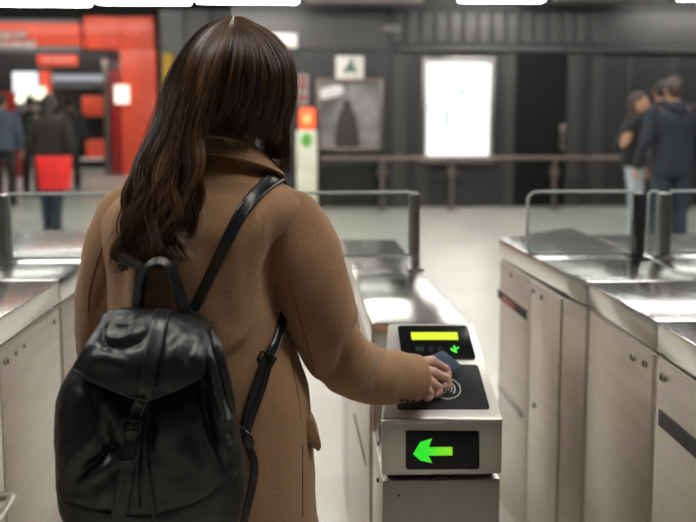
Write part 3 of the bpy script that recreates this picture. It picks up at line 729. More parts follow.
def dressed(label, J, skin, jacket, trousers, shoes, hairm, hair='short', hem=-.18, jacket_len=None, group=None, hood=False, jname='jacket'):
    s = J['s']; me = body_mesh(J, s); o = link('person', me, skin); tag(o, label, 'person', group)
    # jacket: torso shell and sleeves as one garment
    m = MB(); prof = [(hem, .93, .72), (0, .92, .70), (.2, .89, .66), (.4, .86, .62), (.6, .92, .65), (.78, .98, .66), (.88, .88, .56), (.95, .62, .46), (1.0, .42, .40), (1.04, .40, .40)]
    rg, fy = torso_rings(J, .022*s, prof); m.loft(dense(rg, 30))
    for q in 'lr':
        sh, el, wr = J['sh'+q], J['el'+q], J['wr'+q]
        m.tube([sh+(J['neck']-sh)*.2, sh, sh.lerp(el, .5), el, el.lerp(wr, .5), wr], [.066*s, .074*s, .064*s, .058*s, .052*s, .044*s], 18, steps=26)
    jm = remesh(m, .009, 3); fold_noise(jm, .010, 14, rnd()*9)
    jo = link(jname, jm, jacket, o)
    m = MB(); nk = J['neck']
    m.tube([nk+V((0, 0, -.02)), nk+V((0, 0, .055*s))], [.083*s, .072*s], 20)
    if hood:
        b = nk-J['fwd']*.10*s
        R = Matrix((J['shr']-J['shl'], J['fwd'], V((0, 0, 1)))).transposed(); R.normalize()
        m.tube([nk+(J['shr']-J['shl'])*.25+J['fwd']*.03+V((0, 0, .02)), b+(J['shr']-J['shl'])*.12, b-V((0, 0, .05)), b-(J['shr']-J['shl'])*.12, nk-(J['shr']-J['shl'])*.25+J['fwd']*.03+V((0, 0, .02))], [.03, .05, .055, .05, .03], 14, steps=24, round_end=True)
    m.build('collar', jacket, o)
    m = MB(); rg, fy = torso_rings(J, .014*s, [(-.14, .86, .66), (0, .86, .66), (.1, .84, .64)]); m.loft(rg)
    for q in 'lr':
        h, k, a = J['hip'+q], J['kn'+q], J['an'+q]
        m.tube([h+V((0, 0, .03)), h.lerp(k, .4), k, k.lerp(a, .4), a+V((0, 0, -.02))], [.100*s, .090*s, .072*s, .068*s, .060*s], 18, steps=26)
    tm = remesh(m, .009, 3); fold_noise(tm, .007, 16, rnd()*9); link('trousers', tm, trousers, o)
    for q in 'lr':
        m = MB(); foot_mb(m, J['an'+q], J['fwd'], s, .009); a = J['an'+q]
        m.build('shoe', shoes, o)
    # hair
    f = V(J['face']).normalized(); r = f.cross(V((0, 0, 1))).normalized(); u = r.cross(f); B = Matrix((r, f, u)).transposed()
    m = MB()
    def fn(d, p):
        q = V(p)
        if d.y > .25: q.y -= .055*min(1, (d.y-.25)*2)*max(0, .5-d.z)*2     # hairline off the face
        if d.y > -.2 and d.z < -.1: q.x *= .80
        if d.z < -.45 and hair == 'short': q.z *= .82; q.x *= .9; q.y *= .9
        n_ = noise.noise(V((d.x*4, d.y*4, d.z*4+s*3)))
        return (q+d*.006*n_)*s
    m.ell(J['head']+u*.012*s-f*.008*s, (.082, .104, .122), B, 32, 24, fn)
    if hair == 'long':
        c = J['head']-f*.055*s
        m.tube([c+u*.03*s, c-u*.10*s-f*.02*s, c-u*.24*s-f*.035*s], [.085*s, .085*s, .055*s], 20, steps=14, ratio=.55, up=f, round_end=True)
    if hair == 'tied':
        c = J['head']-f*.09*s+u*.05*s; m.ell(c, (.04*s, .04*s, .04*s))
    m.build('hair', hairm, o)
    for q in (-1, 1):
        ey = MB(); ey.ell(J['head']+B @ V((q*.030*s, .080*s, .002*s)), (.0125*s, .0125*s, .0125*s), None, 14, 10); ey.build('eye', eye_m, o)
    return o
eye_m = mat('eye', (.12, .09, .07), .2)
navy = mat('navy_jacket', (.011, .016, .027), .75, 0, 40, .15); denim = mat('dark_denim', (.028, .040, .062), .8, 0, 60, .2)
pale_denim = mat('pale_denim', (.42, .47, .53), .8, 0, 60, .15); black_cloth = mat('black_cloth', (.012, .012, .013), .8, 0, 40, .2)
hair_brown = mat('brown_hair', (.045, .026, .016), .5, 0, 60, .3); hair_black = mat('black_hair', (.009, .008, .008), .5, 0, 60, .3)
shoe_m = mat('dark_shoes', (.02, .02, .02), .5); shoe_w = mat('pale_shoes', (.5, .5, .48), .5)
grey_cloth = mat('grey_knit', (.17, .165, .16), .85, 0, 40, .15); blue_cloth = mat('dull_blue_jacket', (.045, .060, .085), .8, 0, 40, .15); dark_green = mat('dark_parka', (.013, .011, .009), .8, 0, 30, .3)
# --- right group
def at(px, py): return UZ(px, py, 0)
p = at(668, 262); J = pose(p, 0.0, (U(668, 76, p.y).z)/1.0*.995, wrl=(-.29, .10, .90), ell=(-.27, -.03, 1.15), wrr=(.27, .14, .95), face=(.1, 1, .0))
dressed('person in a navy hooded jacket and jeans seen from behind beyond the right gates', J, M['skin2'], navy, denim, shoe_m, hair_brown, 'short', -.26, hood=True)
p = at(632, 243); Hh = U(640, 92, p.y).z
J = pose(p, -2.1, Hh, face=(0, 1, 0.12), wrr=(.36, -.10, 1.16), elr=(.32, -.14, 1.16), handr=(.2, .3, .6), hipl=(-.07, 0, .92), hipr=(.07, 0, .92), knl=(-.05, .02, .5), knr=(.06, .02, .5), anl=(-.05, -.03, .09), anr=(.07, .04, .09))
ow = dressed('person with tan face and pale jeans facing the person in navy', J, M['skin2'], black_cloth, pale_denim, shoe_w, hair_brown, 'long', -.12)
m = MB(); rg, fy = torso_rings(J, .026*J['s'], [(-.1, .5, .74), (.2, .42, .69), (.5, .40, .68), (.75, .38, .68), (.92, .30, .55)]);
rg = [[q+J['fwd']*.012 if (q-J['pelvis']).dot(J['fwd']) > 0 else q-((q-J['pelvis']).dot(J['fwd'])*J['fwd']) for q in r_] for r_ in rg]
m.loft(dense(rg, 14)); m.build('grey_top', grey_cloth, ow)
p = at(656, 236); J = pose(p, -.3, U(656, 80, p.y).z, face=(.0, 1, 0))
dressed('dark haired person in black mostly hidden behind the person in navy', J, M['skin2'], black_cloth, black_cloth, shoe_m, hair_black, 'short', -.2)
# --- left group
p = at(53, 231); J = pose(p, .05, U(50, 94, p.y).z, wrl=(-.20, .16, .98), wrr=(.27, -.02, .80), elr=(.27, -.05, 1.08), knl=(-.07, .02, .5), knr=(.07, .02, .5), anl=(-.075, .03, .09), anr=(.07, -.05, .12))
ob = dressed('person with dark hair in a dark parka carrying a bright red bag', J, M['skin2'], dark_green, denim, shoe_m, hair_black, 'long', -.22)
bc = U(54, 172, p.y-.24); r = empty('shopping_bag', (bc.x, bc.y, U(54, 190, p.y-.24).z), 'bright red square shopping bag hanging behind the person in the parka', 'bag')
a, b = U(38, 190, p.y-.24), U(71, 156, p.y-.24)
m = MB(); bm_b = [(a.x+.03, bc.y-.05, a.z), (b.x-.03, bc.y-.05, a.z), (b.x-.03, bc.y+.05, a.z), (a.x+.03, bc.y+.05, a.z)]; bm_t = [(a.x, bc.y-.06, b.z), (b.x, bc.y-.06, b.z), (b.x, bc.y+.06, b.z), (a.x, bc.y+.06, b.z)]
m.prism(bm_b, bm_t, .012); m.build('bag_body', mat('red_cloth_bag', (.75, .02, .02), .5, 0, 10, .12), r)
m = MB(); c = (a+b)/2
m.tube([V((c.x-.09, bc.y-.04, b.z-.01)), V((c.x-.05, bc.y-.02, b.z+.20)), V((c.x+.05, bc.y-.02, b.z+.20)), V((c.x+.09, bc.y-.04, b.z-.01))], .01, 8, steps=24); m.build('strap', M['black'], r)
p = at(6, 206); J = pose(p, .1, U(6, 94, p.y).z)
dressed('person in a dull blue jacket at the far left edge', J, M['skin2'], blue_cloth, black_cloth, shoe_m, hair_black, 'short', -.15)
p = at(33, 196); J = pose(p, -.1, U(33, 96, p.y).z)
dressed('person in black further off, between the blue jacket and the red bag carrier', J, M['skin2'], black_cloth, black_cloth, shoe_m, hair_black, 'short', -.2)
p = at(72, 190); J = pose(p, .2, U(72, 97, p.y).z, wrr=(.32, .1, .95))
dressed('person in dark grey further off, right of the red bag carrier', J, M['skin2'], mat('dark_grey_coat', (.03, .03, .032), .8), black_cloth, shoe_m, hair_black, 'short', -.3)
# ================================================================== THE TRAVELLER IN THE CAMEL COAT
WYD = 1.30
def Z(py, Y=WYD): return U(300, py, Y).z
def X(px, Y=WYD): return U(px, 200, Y).x
CXW = X(210)
sho_r = U(300, 208, 1.295); elb_r = U(335, 361, 1.335); wri_r = U(408, 379, 1.452)
sho_l = U(116, 207, 1.295); elb_l = U(97, 345, 1.33); wri_l = U(128, 392, 1.52)
headc = U(232, 84, 1.29)
face = V((.62, .72, -.32)).normalized()
# hand on the reader, joint by joint
def hj(*a): return U(*a)
hm = MB()
w0 = U(404, 376, 1.45)
idx = [hj(432.5, 361, 1.515), hj(445.5, 369.5, 1.523), hj(447.5, 375.5, 1.516), hj(446, 379.5, 1.51)]
mid = [hj(434, 372.5, 1.493), hj(446, 379, 1.500), hj(447.5, 384, 1.496), hj(445, 387, 1.49)]
rin = [hj(432, 382.5, 1.472), hj(438, 387.5, 1.479), hj(439, 392, 1.474), hj(436, 394.5, 1.470)]
lit = [hj(427, 390, 1.455), hj(430.5, 393.5, 1.459), hj(429.5, 397, 1.455), hj(426, 398, 1.452)]
for k, (fg, r0, r1) in enumerate(((idx, .0093, .0074), (mid, .0097, .0077), (rin, .0091, .0072), (lit, .0081, .0064))):
    offs = (1.5-k)*.011
    st = w0+V((0, .8, .35)).normalized()*offs
    hm.tube([st, st.lerp(fg[0], .55)+V((0, 0, .003)), fg[0]], [.0135, .0128, .0112], 14, steps=10, round_end=True)
    hm.tube(fg, lin([r0*1.06, r0, r0*.95, r1], 16), 14, steps=16, round_end=True)
    for q in (fg[0], fg[1]): hm.ell(q+V((0, -.001, .0022)), (r0*1.0,)*3, None, 14, 10)
pal = hj(424, 376, 1.483)
hm.tube([w0, pal-V((0, 0, .011)), hj(430, 378, 1.487)-V((0, 0, .012))], [.021, .024, .020], 16, steps=10, ratio=.5, up=(0, -.3, 1), round_end=True)
th = [hj(410, 371, 1.475)-V((0, 0, .006)), hj(424, 364.5, 1.518), hj(436, 366, 1.532), hj(445, 369, 1.532)]
hm.tube(th, [.0145, .0125, .0105, .0085], 14, steps=16, round_end=True)
handR = remesh(hm, .0013, 4)
J = dict(pelvis=V((CXW+.005, 1.31, .87)), neck=V((X(216), 1.31, 1.335)), head=headc, shl=sho_l+V((.035, 0, -.045)), shr=sho_r-V((.035, 0, .045)), ell=elb_l, elr=elb_r, wrl=wri_l, wrr=wri_r,
  hipl=V((CXW-.075, 1.31, .82)), hipr=V((CXW+.075, 1.31, .82)), knl=V((CXW-.09, 1.33, .46)), knr=V((CXW+.10, 1.33, .46)), anl=V((CXW-.10, 1.30, .09)), anr=V((CXW+.11, 1.34, .09)),
  face=face, fwd=V((.12, 1, 0)).normalized(), curl=.7, nohand='r', s=.93)
me = body_mesh(J, .93, .007)
bm_ = mesh_to_mb(me); bm_.add([v.co for v in handR.vertices], [p.vertices for p in handR.polygons])
nailm = mat('nails', (.55, .32, .27), .25)
trav = link('person', bm_.mesh('person'), M['skin'])
tag(trav, 'long haired person in a camel coat holding a card on the validator', 'person')
for fg in (idx, mid, rin, lit):
    nm = MB(); d = (fg[3]-fg[2]).normalized(); nm.ell(fg[3]+d*.001+V((.004, -.004, .002)), (.0035, .0022, .0045), None, 10, 8)
    nm.build('fingernail', nailm, trav)
# ---- coat torso
fx_ = lambda px: X(px)
secs = [ # z, left px, right px at silhouette depth, half depth, centre Y, exponent
 (.44, 82, 332, .20, 1.32, 2.2), (.60, 84, 326, .185, 1.32, 2.2), (Z(522), 88, 316, .165, 1.315, 2.25), (Z(470), 92, 313.5, .155, 1.312, 2.3), (Z(430), 95, 311, .148, 1.31, 2.3), (Z(390), 99, 307, .142, 1.31, 2.3),
 (Z(350), 104, 294, .138, 1.305, 2.3), (Z(310), 108, 282, .137, 1.30, 2.3), (Z(275), 108, 281, .137, 1.30, 2.3), (Z(245), 105, 287, .135, 1.298, 2.3), (Z(222), 104, 300, .130, 1.296, 2.3), (Z(207), 108, 308, .121, 1.297, 2.3),
 (Z(196), 118, 305, .110, 1.298, 2.25), (Z(186), 134, 288, .098, 1.30, 2.2), (Z(177), 150, 278, .092, 1.302, 2.1), (Z(168), 163, 267, .085, 1.305, 2.0), (Z(158), 174, 258, .075, 1.307, 2.0), (Z(146), 182, 250, .062, 1.315, 2.0)]
NR = 96; rings = []
def sec(k):
    z, l, r, b, cy, e = k; ring = []
    a = (X(r)-X(l))/2; cx = (X(r)+X(l))/2
    for j in range(NR):
        t = 2*PI*j/NR; c, s_ = math.cos(t), math.sin(t)
        ring.append(V((cx+math.copysign(abs(c)**(2/e), c)*a, cy+math.copysign(abs(s_)**(2/e), s_)*b, z)))
    return ring
rings = dense([sec(k) for k in secs], 150)
def segd(p, a, b):
    ax, ay = a; bx, by = b; dx, dy = bx-ax, by-ay; t = max(0, min(1, ((p[0]-ax)*dx+(p[1]-ay)*dy)/(dx*dx+dy*dy+1e-9)))
    return math.hypot(p[0]-ax-t*dx, p[1]-ay-t*dy), t
def folds(me, specs, camera_side=True):
    """cloth creases: each is a line down the garment (at the traveller's own back), a height and a width in millimetres-ish"""
    nr = [v.normal.copy() for v in me.vertices]
    for v, n in zip(me.vertices, nr):
        if camera_side and n.y > .25: continue
        p = PXL(v.co); d = 0
        for line, amp, wid in specs:
            best = 1e9
            tt = 0; m_ = len(line)-1
            for i in range(m_):
                q, t = segd(p, line[i], line[i+1])
                if q < best: best, tt = q, (i+t)/m_
            if best < wid*3: d += amp*math.exp(-(best/wid)**2)*math.sin(PI*min(max(tt*.92+.04, 0), 1))**.6
        v.co += n*d
m = MB(); m.loft(rings); me = m.mesh('coat')
folds(me, [([(262, 225), (255, 262), (252, 300)], .007, 9), ([(283, 236), (268, 270), (266, 318)], -.014, 6), ([(240, 240), (236, 290), (243, 330)], .004, 10), ([(268, 300), (250, 330), (222, 356)], .006, 8), ([(262, 322), (240, 350), (215, 372)], -.006, 6),
  ([(290, 350), (282, 420), (286, 520)], .004, 12), ([(262, 400), (258, 460), (256, 522)], .004, 10), ([(150, 180), (142, 230), (140, 290)], .005, 9), ([(126, 215), (120, 260), (122, 310)], -.010, 6), ([(215, 200), (210, 250), (214, 310)], -.003, 14), ([(272, 190), (262, 215), (258, 240)], .004, 7), ([(288, 196), (276, 222), (268, 250)], -.004, 6)])
for v in me.vertices: v.co += v.normal*.0016*noise.noise(v.co*28)
coat = link('coat', me, M['wool'], trav)
# centre back seam and side seams of the coat (stitched lines standing in the cloth)
bvh_t = BVHTree.FromPolygons([v.co for v in me.vertices], [p.vertices for p in me.polygons])
def hit(px, py, bv=None, off=0.0):
    d = ray(px, py).normalized(); loc, n, i, dist = (bv or bvh_t).ray_cast(CAM, d)
    if loc is None: return None, None
    if n.dot(d) > 0: n = -n
    return loc+n*off, n
# ---- sleeves
def sleeve(path, rad, name, specs, steps=90):
    m = MB(); m.tube(path, rad, 56, steps=steps, up=None, cap=False)
    # turned-in cuff
    n = 56; last = m.v[-n:]; c = sum((V(p) for p in last), V())/n; prev = sum((V(p) for p in m.v[-2*n:-n]), V())/n; d = (c-prev).normalized()
    inner = [tuple(c+(V(p)-c)*.93+d*.001) for p in last]; deep = [tuple(c+(V(p)-c)*.88-d*.05) for p in last]
    b = len(m.v)-n; m.v += inner+deep
    for r_ in range(2):
        for j in range(n):
            k = (j+1) % n; m.f.append((b+r_*n+j, b+r_*n+k, b+(r_+1)*n+k, b+(r_+1)*n+j))
    me = m.mesh('sleeve')
    bm = bmesh.new(); bm.from_mesh(me); bmesh.ops.recalc_face_normals(bm, faces=bm.faces[:]); bm.to_mesh(me); bm.free()
    me.update(); folds(me, specs)
    for v in me.vertices: v.co += v.normal*.0018*noise.noise(v.co*26)
    return link(name, me, M['wool'], coat)
pr = [U(280, 210, 1.295), U(291, 222, 1.286), U(302, 252, 1.283), U(313, 290, 1.290), U(324, 325, 1.312), U(340, 357, 1.345), U(368, 374, 1.392), U(394, 377, 1.428), U(415, 377.5, 1.460)]
rr = [.044, .059, .0690, .0680, .0645, .0585, .0555, .0515, .0470]
slr = sleeve(pr, rr, 'sleeve', [([(362, 318), (350, 345), (340, 372)], -.017, 5), ([(356, 310), (342, 335), (330, 350)], .008, 6), ([(372, 345), (366, 365), (352, 392)], .008, 6), ([(388, 350), (382, 372), (372, 398)], -.009, 4),
   ([(300, 300), (310, 340), (330, 384)], .003, 9), ([(318, 384), (340, 372), (352, 360)], -.010, 6), ([(400, 352), (396, 375), (390, 400)], .006, 5)])
pl = [U(139, 209, 1.297), U(127, 217, 1.292), U(117, 252, 1.292), U(110, 290, 1.297), U(107, 325, 1.312), U(109, 356, 1.36), U(117, 378, 1.43), U(126, 390, 1.50)]
rl = [.042, .052, .0565, .056, .055, .053, .050, .046]
sll = sleeve(pl, rl, 'sleeve', [([(112, 262), (100, 300), (92, 330)], -.004, 4), ([(92, 230), (86, 270), (82, 300)], .003, 6)])
# sleeve seams: thin stitched ridge along the back of the upper arm
def seam_on(me, pix, name, parent, r=.0011):
    bv = BVHTree.FromPolygons([v.co for v in me.vertices], [p.vertices for p in me.polygons])
    P = [q for q in (hit(x, y, bv, .0002)[0] for x, y in pix) if q]
    if len(P) > 2:
        m = MB(); m.tube(P, r, 6, steps=len(P)*4); m.build(name, M['wool_dark'], parent)
seam_on(slr.data, [(283+(a/12)*35, 260+a*10) for a in range(2, 13)], 'seam', slr)
seam_on(sll.data, [(105, 240), (100, 255), (95, 270), (91, 285), (89, 300), (88, 315)], 'seam', sll)
seam_on(coat.data, [(302.5-.0*k, 445+k*12) for k in range(0, 7)], 'seam', coat)
seam_on(coat.data, [(290, 350), (293, 370), (298, 395), (301, 420)], 'seam', coat)
bvh_s = BVHTree.FromPolygons([v.co for v in slr.data.vertices], [p.vertices for p in slr.data.polygons])
for x, y in ((402, 400), (407.5, 400.5), (413, 400.5)):
    p, n = hit(x, y, bvh_s, .001)
    if p:
        m = MB(); m.tube([p-n*.002, p+n*.002], .0045, 14, up=(0, 0, 1) if abs(n.z) < .9 else (0, 1, 0)); m.build('cuff_button', M['rubber_pad'], slr)
# pocket flap standing off the right hip
m = MB()
fpts = [(301, 433), (303, 427), (310, 419), (314, 421), (319, 434), (322, 447), (319, 453), (310, 446)]
bp = [U(x, y, 1.255) for x, y in fpts]
m.prism([p+V((-.004, .045, .0)) for p in bp], [p for p in bp], .004); m.build('pocket_flap', M['wool'], coat)
# ---- turned collar
def collar_ring():
    nk = V((X(221), 1.305, 0)); rows = []; n = 72
    prof_n = 12
    for j in range(n):
        t = 2*PI*j/n      # 0 = back (towards -Y), PI/2 = right
        f = (1-math.cos(t))/2; right = math.sin(t)
        zt = 1.434-.058*f**.8*1.3+.002*right; zb = 1.397-.062*f**.9*1.2-.006*right
        d = V((math.sin(t), -math.cos(t), 0))
        rt = .066+.010*f; rb = .086+.024*abs(right)+.004*f
        pts = [(rt-.010, zb-.01), (rt-.012, zt-.02), (rt-.008, zt-.004), (rt-.002, zt), (rt+.004, zt-.003), (rt+.011+.1*(rb-rt-.011), zt-.010), (rt+.4*(rb-rt), zt*.62+zb*.38), (rt+.75*(rb-rt), zt*.26+zb*.74), (rb, zb+.002), (rb+.001, zb-.002), (rb-.003, zb-.004), (rb-.012, zb+.002)]
        rows.append([nk+d*a+V((0, 0, b)) for a, b in pts])
    return rows
rows = collar_ring(); rows.append(rows[0])
m = MB(); m.loft(rows, cap=False, closed=True); co = m.build('collar', M['wool'], coat, True, 60)
# legs below the coat
m = MB()
for q in 'lr':
    h, k, a = J['hip'+q], J['kn'+q], J['an'+q]; m.tube([h, h.lerp(k, .5), k, a+V((0, 0, .05))], [.08, .078, .066, .055], 18, steps=20)
m.build('trousers', black_cloth, trav)
for q in 'lr':
    m = MB(); foot_mb(m, J['an'+q], J['fwd'], .93, .009); m.tube([J['an'+q]+V((0, 0, .14)), J['an'+q]], [.055, .05], 16); m.build('boot', M['leather2'], trav)
# ---- card
cc = [U(443, 350.5, 1.585), U(462.5, 366, 1.555), U(449, 372.3, 1.527)]
e1 = cc[0]-cc[1]; e2 = (cc[2]-cc[1]).normalized()*.086; nn = e2.cross(e1).normalized()
if nn.z < 0: nn = -nn
base = [cc[1], cc[0], cc[0]+e2, cc[1]+e2]
card = MB(); card.prism([p-nn*.0018 for p in base], [p+nn*.0012 for p in base], .0012)
tag(card.build('travel_card', mat('navy_card', (.014, .033, .066), .6, 0, 60, .12, bump=.1, bscale=400, spec=.2), None, True, 30), 'dark navy card held between finger and thumb over the black reader pad', 'card')
# ================================================================== HAIR
def hp(px, py, Y): return U(px, py, Y)
GA = [  # hair falling down the left of the back: left edge -> right edge
 [(228, 16.5, 1.27), (203, 27, 1.285), (181, 52, 1.29), (161, 92, 1.27), (148, 138, 1.225), (137, 174, 1.195), (125, 212, 1.17), (119, 248, 1.155), (126, 272, 1.145)],
 [(230, 16.5, 1.255), (209, 30, 1.232), (190, 56, 1.210), (179, 96, 1.205), (167, 140, 1.185), (156, 178, 1.165), (142, 214, 1.15), (134, 248, 1.14), (140, 272, 1.135)],
 [(232, 16.5, 1.245), (218, 31, 1.215), (204, 58, 1.185), (194, 98, 1.175), (183, 140, 1.168), (174, 176, 1.155), (162, 212, 1.142), (155, 244, 1.135), (160, 268, 1.13)],
 [(234, 16.5, 1.24), (228, 32, 1.20), (218, 60, 1.172), (208, 98, 1.168), (198, 134, 1.17), (194, 166, 1.16), (186, 202, 1.148), (180, 234, 1.14), (183, 262, 1.135)],
]
GB = [  # hair falling to the nape and to the right cheek
 [(234, 16.5, 1.24), (229, 32, 1.198), (221, 58, 1.172), (212, 92, 1.168), (203, 118, 1.178), (200, 132, 1.185)],
 [(236, 16.5, 1.24), (241, 36, 1.196), (240, 66, 1.170), (233, 98, 1.172), (224, 122, 1.19), (220, 134, 1.20)],
 [(238, 16.5, 1.245), (253, 38, 1.205), (260, 68, 1.185), (257, 100, 1.188), (250, 124, 1.20), (243, 137, 1.215)],
 [(241, 16.8, 1.26), (264, 38, 1.23), (278, 66, 1.215), (279, 98, 1.215), (271, 122, 1.225), (262, 139, 1.235)],
 [(243, 17, 1.27), (272, 37, 1.265), (289, 60, 1.26), (292, 92, 1.26), (286, 122, 1.262), (281, 147, 1.265)],
 [(244, 17.2, 1.29), (274, 35, 1.30), (294, 62, 1.31), (297, 92, 1.315), (291, 128, 1.31), (290, 178, 1.305)],
]
# the side of the head turned away from the lens
GC = [
 [(244, 17.2, 1.29), (272, 35, 1.31), (292, 62, 1.325), (295, 92, 1.33), (289, 130, 1.325), (286, 165, 1.32)],
 [(242, 18, 1.31), (262, 32, 1.38), (276, 58, 1.41), (278, 92, 1.41), (274, 130, 1.40), (272, 180, 1.385)],
]
GD = [
 [(228, 16.5, 1.27), (205, 28, 1.31), (184, 54, 1.32), (166, 92, 1.30), (153, 138, 1.26), (150, 174, 1.24)],
 [(232, 17, 1.30), (212, 30, 1.37), (196, 58, 1.395), (188, 96, 1.385), (182, 140, 1.36), (178, 172, 1.33)],
]
def guides(G): return [[hp(*q) for q in g] for g in G]
def surf(G, s, n):
    cols = [catmull([g[i] for g in G], 2) if False else None for i in ()]
    m_ = len(G)-1; t = s*m_; k = min(int(t), m_-1); f = t-k
    a = [G[k-1][i] if k > 0 else G[k][i]*2-G[k+1][i] for i in range(len(G[0]))]
    d = [G[k+2][i] if k+2 <= m_ else G[k+1][i]*2-G[k][i] for i in range(len(G[0]))]
    line = []
    for i in range(len(G[0])):
        p0, p1, p2, p3 = a[i], G[k][i], G[k+1][i], d[i]
        line.append((p1*2+(p2-p0)*f+(p0*2-p1*5+p2*4-p3)*(f*f)+(p1*3-p0-p2*3+p3)*(f*f*f))*.5)
    return catmull(line, n)
hc = headc+V((0, .02, 0))
def hair_set(G, count, n, seed, clumps, wave, endj, r0=.00065, thick=.016, start=.0, fray=.004):
    rg = random.Random(seed); G = guides(G); out = []
    cl = sorted(rg.random() for _ in range(clumps)); ph = [(rg.random()*6.3, rg.random()*6.3, .75+.5*rg.random(), rg.random(), rg.random()) for _ in cl]
    for _ in range(count):
        s = rg.random()*1.1-.05; ci = min(range(clumps), key=lambda i: abs(cl[i]-s+rg.gauss(0, .012)))
        sc = cl[ci]; p1, p2, wf, tone, cdep = ph[ci]
        A = surf(G, s, n); B = surf(G, sc, n); depth = rg.random()**1.3*thick; ln = 1-endj*rg.random()**1.6
        ja, jb = rg.gauss(0, 1), rg.gauss(0, 1); pts = []
        i0 = start*rg.random()
        m = n
        C = []
        for i in range(n):
            t = i/(n-1); tt = i0+(ln-i0)*t; q = tt*(n-1); k = min(int(q), n-2); f = q-k
            p = A[k].lerp(A[k+1], f); b = B[k].lerp(B[k+1], f)
            pull = min(.93, .15+.98*max(0, tt-.12)**.8)
            p = p.lerp(b, pull)
            inw = (hc-p); inw.z *= .3 if tt < .5 else 0; inw.normalize()
            grow = min(1, tt*2)
            p = p+inw*(depth+cdep*.016*min(1, tt*1.6))*grow
            w = wave*max(0, tt-.25)**1.1
            p += V((math.sin(tt*17*wf+p1), .55*math.sin(tt*15*wf+p2), 0))*w
            p += V((ja, jb*.6, ja*.3))*fray*(.25+tt*.9)*grow
            C.append(p)
        out.append((C, r0*(.75+.6*rg.random()), tone*.5+rg.random()*.5))
    return out
strands = hair_set(GA, 5200, 30, 1, 26, .031, .42, thick=.012) + hair_set(GB, 4200, 20, 2, 44, .006, .16, thick=.010, fray=.003)
strands += hair_set(GC, 700, 18, 3, 14, .004, .2) + hair_set(GD, 700, 18, 4, 14, .004, .2)
# loose flyaways
strands += hair_set(GA, 160, 26, 5, 60, .020, .30, .0004, .0, fray=.013) + hair_set(GB, 130, 20, 6, 50, .010, .3, .0004, .0, fray=.010)
# keep the fall of hair on the outside of the coat
bvh_c = BVHTree.FromPolygons([v.co for v in co.data.vertices], [p.vertices for p in co.data.polygons])
def outside(p, clear):
    for bv in (bvh_t, bvh_c):
        d = (p-CAM); L_ = d.length; d.normalize()
        loc, n, i, dist = bv.ray_cast(CAM, d)
        if loc and dist-clear < L_ and n.y < .5: p = CAM+d*(dist-clear); L_ = dist-clear
    return p
import time as _t
vv = []; ff = []; uvr = []
for C, r, tone in strands:
    n = len(C); base = len(vv)
    lift = .002+.016*rnd()
    for i, p in enumerate(C):
        if p.z < 1.44 and p.y < 1.30: p = outside(p, lift)
        C[i] = p
    for i, p in enumerate(C):
        t = (C[min(i+1, n-1)]-C[max(i-1, 0)]).normalized(); a = t.cross(V((.3, 1, .2))).normalized(); b = t.cross(a); rad = r*(1-.6*(i/(n-1))**2)
        for k in range(3):
            an = 2*PI*k/3; vv.append(p+a*(math.cos(an)*rad)+b*(math.sin(an)*rad)); uvr.append(tone)
    for i in range(n-1):
        for k in range(3):
            l = (k+1) % 3; ff.append((base+i*3+k, base+i*3+l, base+(i+1)*3+l, base+(i+1)*3+k))
me = bpy.data.meshes.new('hair')
me.from_pydata([tuple(v) for v in vv], [], ff); me.update()
at_ = me.attributes.new('strand_tone', 'FLOAT', 'POINT'); at_.data.foreach_set('value', uvr)
hmx, hnt, hb = nodes('brown_hair_strands'); N = hnt.nodes; L = hnt.links
an_ = N.new('ShaderNodeAttribute'); an_.attribute_name = 'strand_tone'; rp = N.new('ShaderNodeValToRGB'); e = rp.color_ramp.elements
e[0].position = .35; e[0].color = (.012, .0065, .0042, 1); e[1].position = .95; e[1].color = (.21, .105, .052, 1)
L.new(an_.outputs['Fac'], rp.inputs[0]); L.new(rp.outputs[0], hb.inputs['Base Color']); hb.inputs['Roughness'].default_value = .33; hb.inputs['Specular IOR Level'].default_value = .5
hair = link('hair', me, hmx, trav)
# under-layer of hair close to the head so no scalp shows
m = MB()
r_ = face.cross(V((0, 0, 1))).normalized(); u_ = r_.cross(face); Bm = Matrix((r_, face, u_)).transposed()
def capf(d, p):
    q = V(p)
    if d.y > .2: q.y -= .05*(d.y-.2)*max(0, .8-d.z)*2
    return q
m.ell(headc+V((0, -.002, .003)), (.073, .089, .107), Bm, 36, 28, capf)
for G, a0, NSEG in ((GA, .016, 17), (GB, .013, 21)):
    g = guides(G); R2 = [surf(g, s/14, 24) for s in range(15)]
    off = [[p+((hc-p)*V((1, 1, .3 if i < 12 else 0))).normalized()*a0*min(1, i/4) for i, p in enumerate(r[:NSEG])] for r in R2]
    off2 = [[p+((hc-p)*V((1, 1, .3))).normalized()*(a0+.008)*min(1, i/4) for i, p in enumerate(r[:NSEG])] for r in R2]
    off = [[outside(p, .006) if p.z < 1.44 else p for p in r] for r in off]
    off2 = [[outside(p, .002) if p.z < 1.44 else p for p in r] for r in off2]
    ringl = [a+b[::-1] for a, b in zip(off, off2)]
    m.loft(ringl)
m.build('hair_underlayer', mat('dark_hair_base', (.007, .0042, .003), .9, 0, 200, .3, spec=.1), hair, True, None)
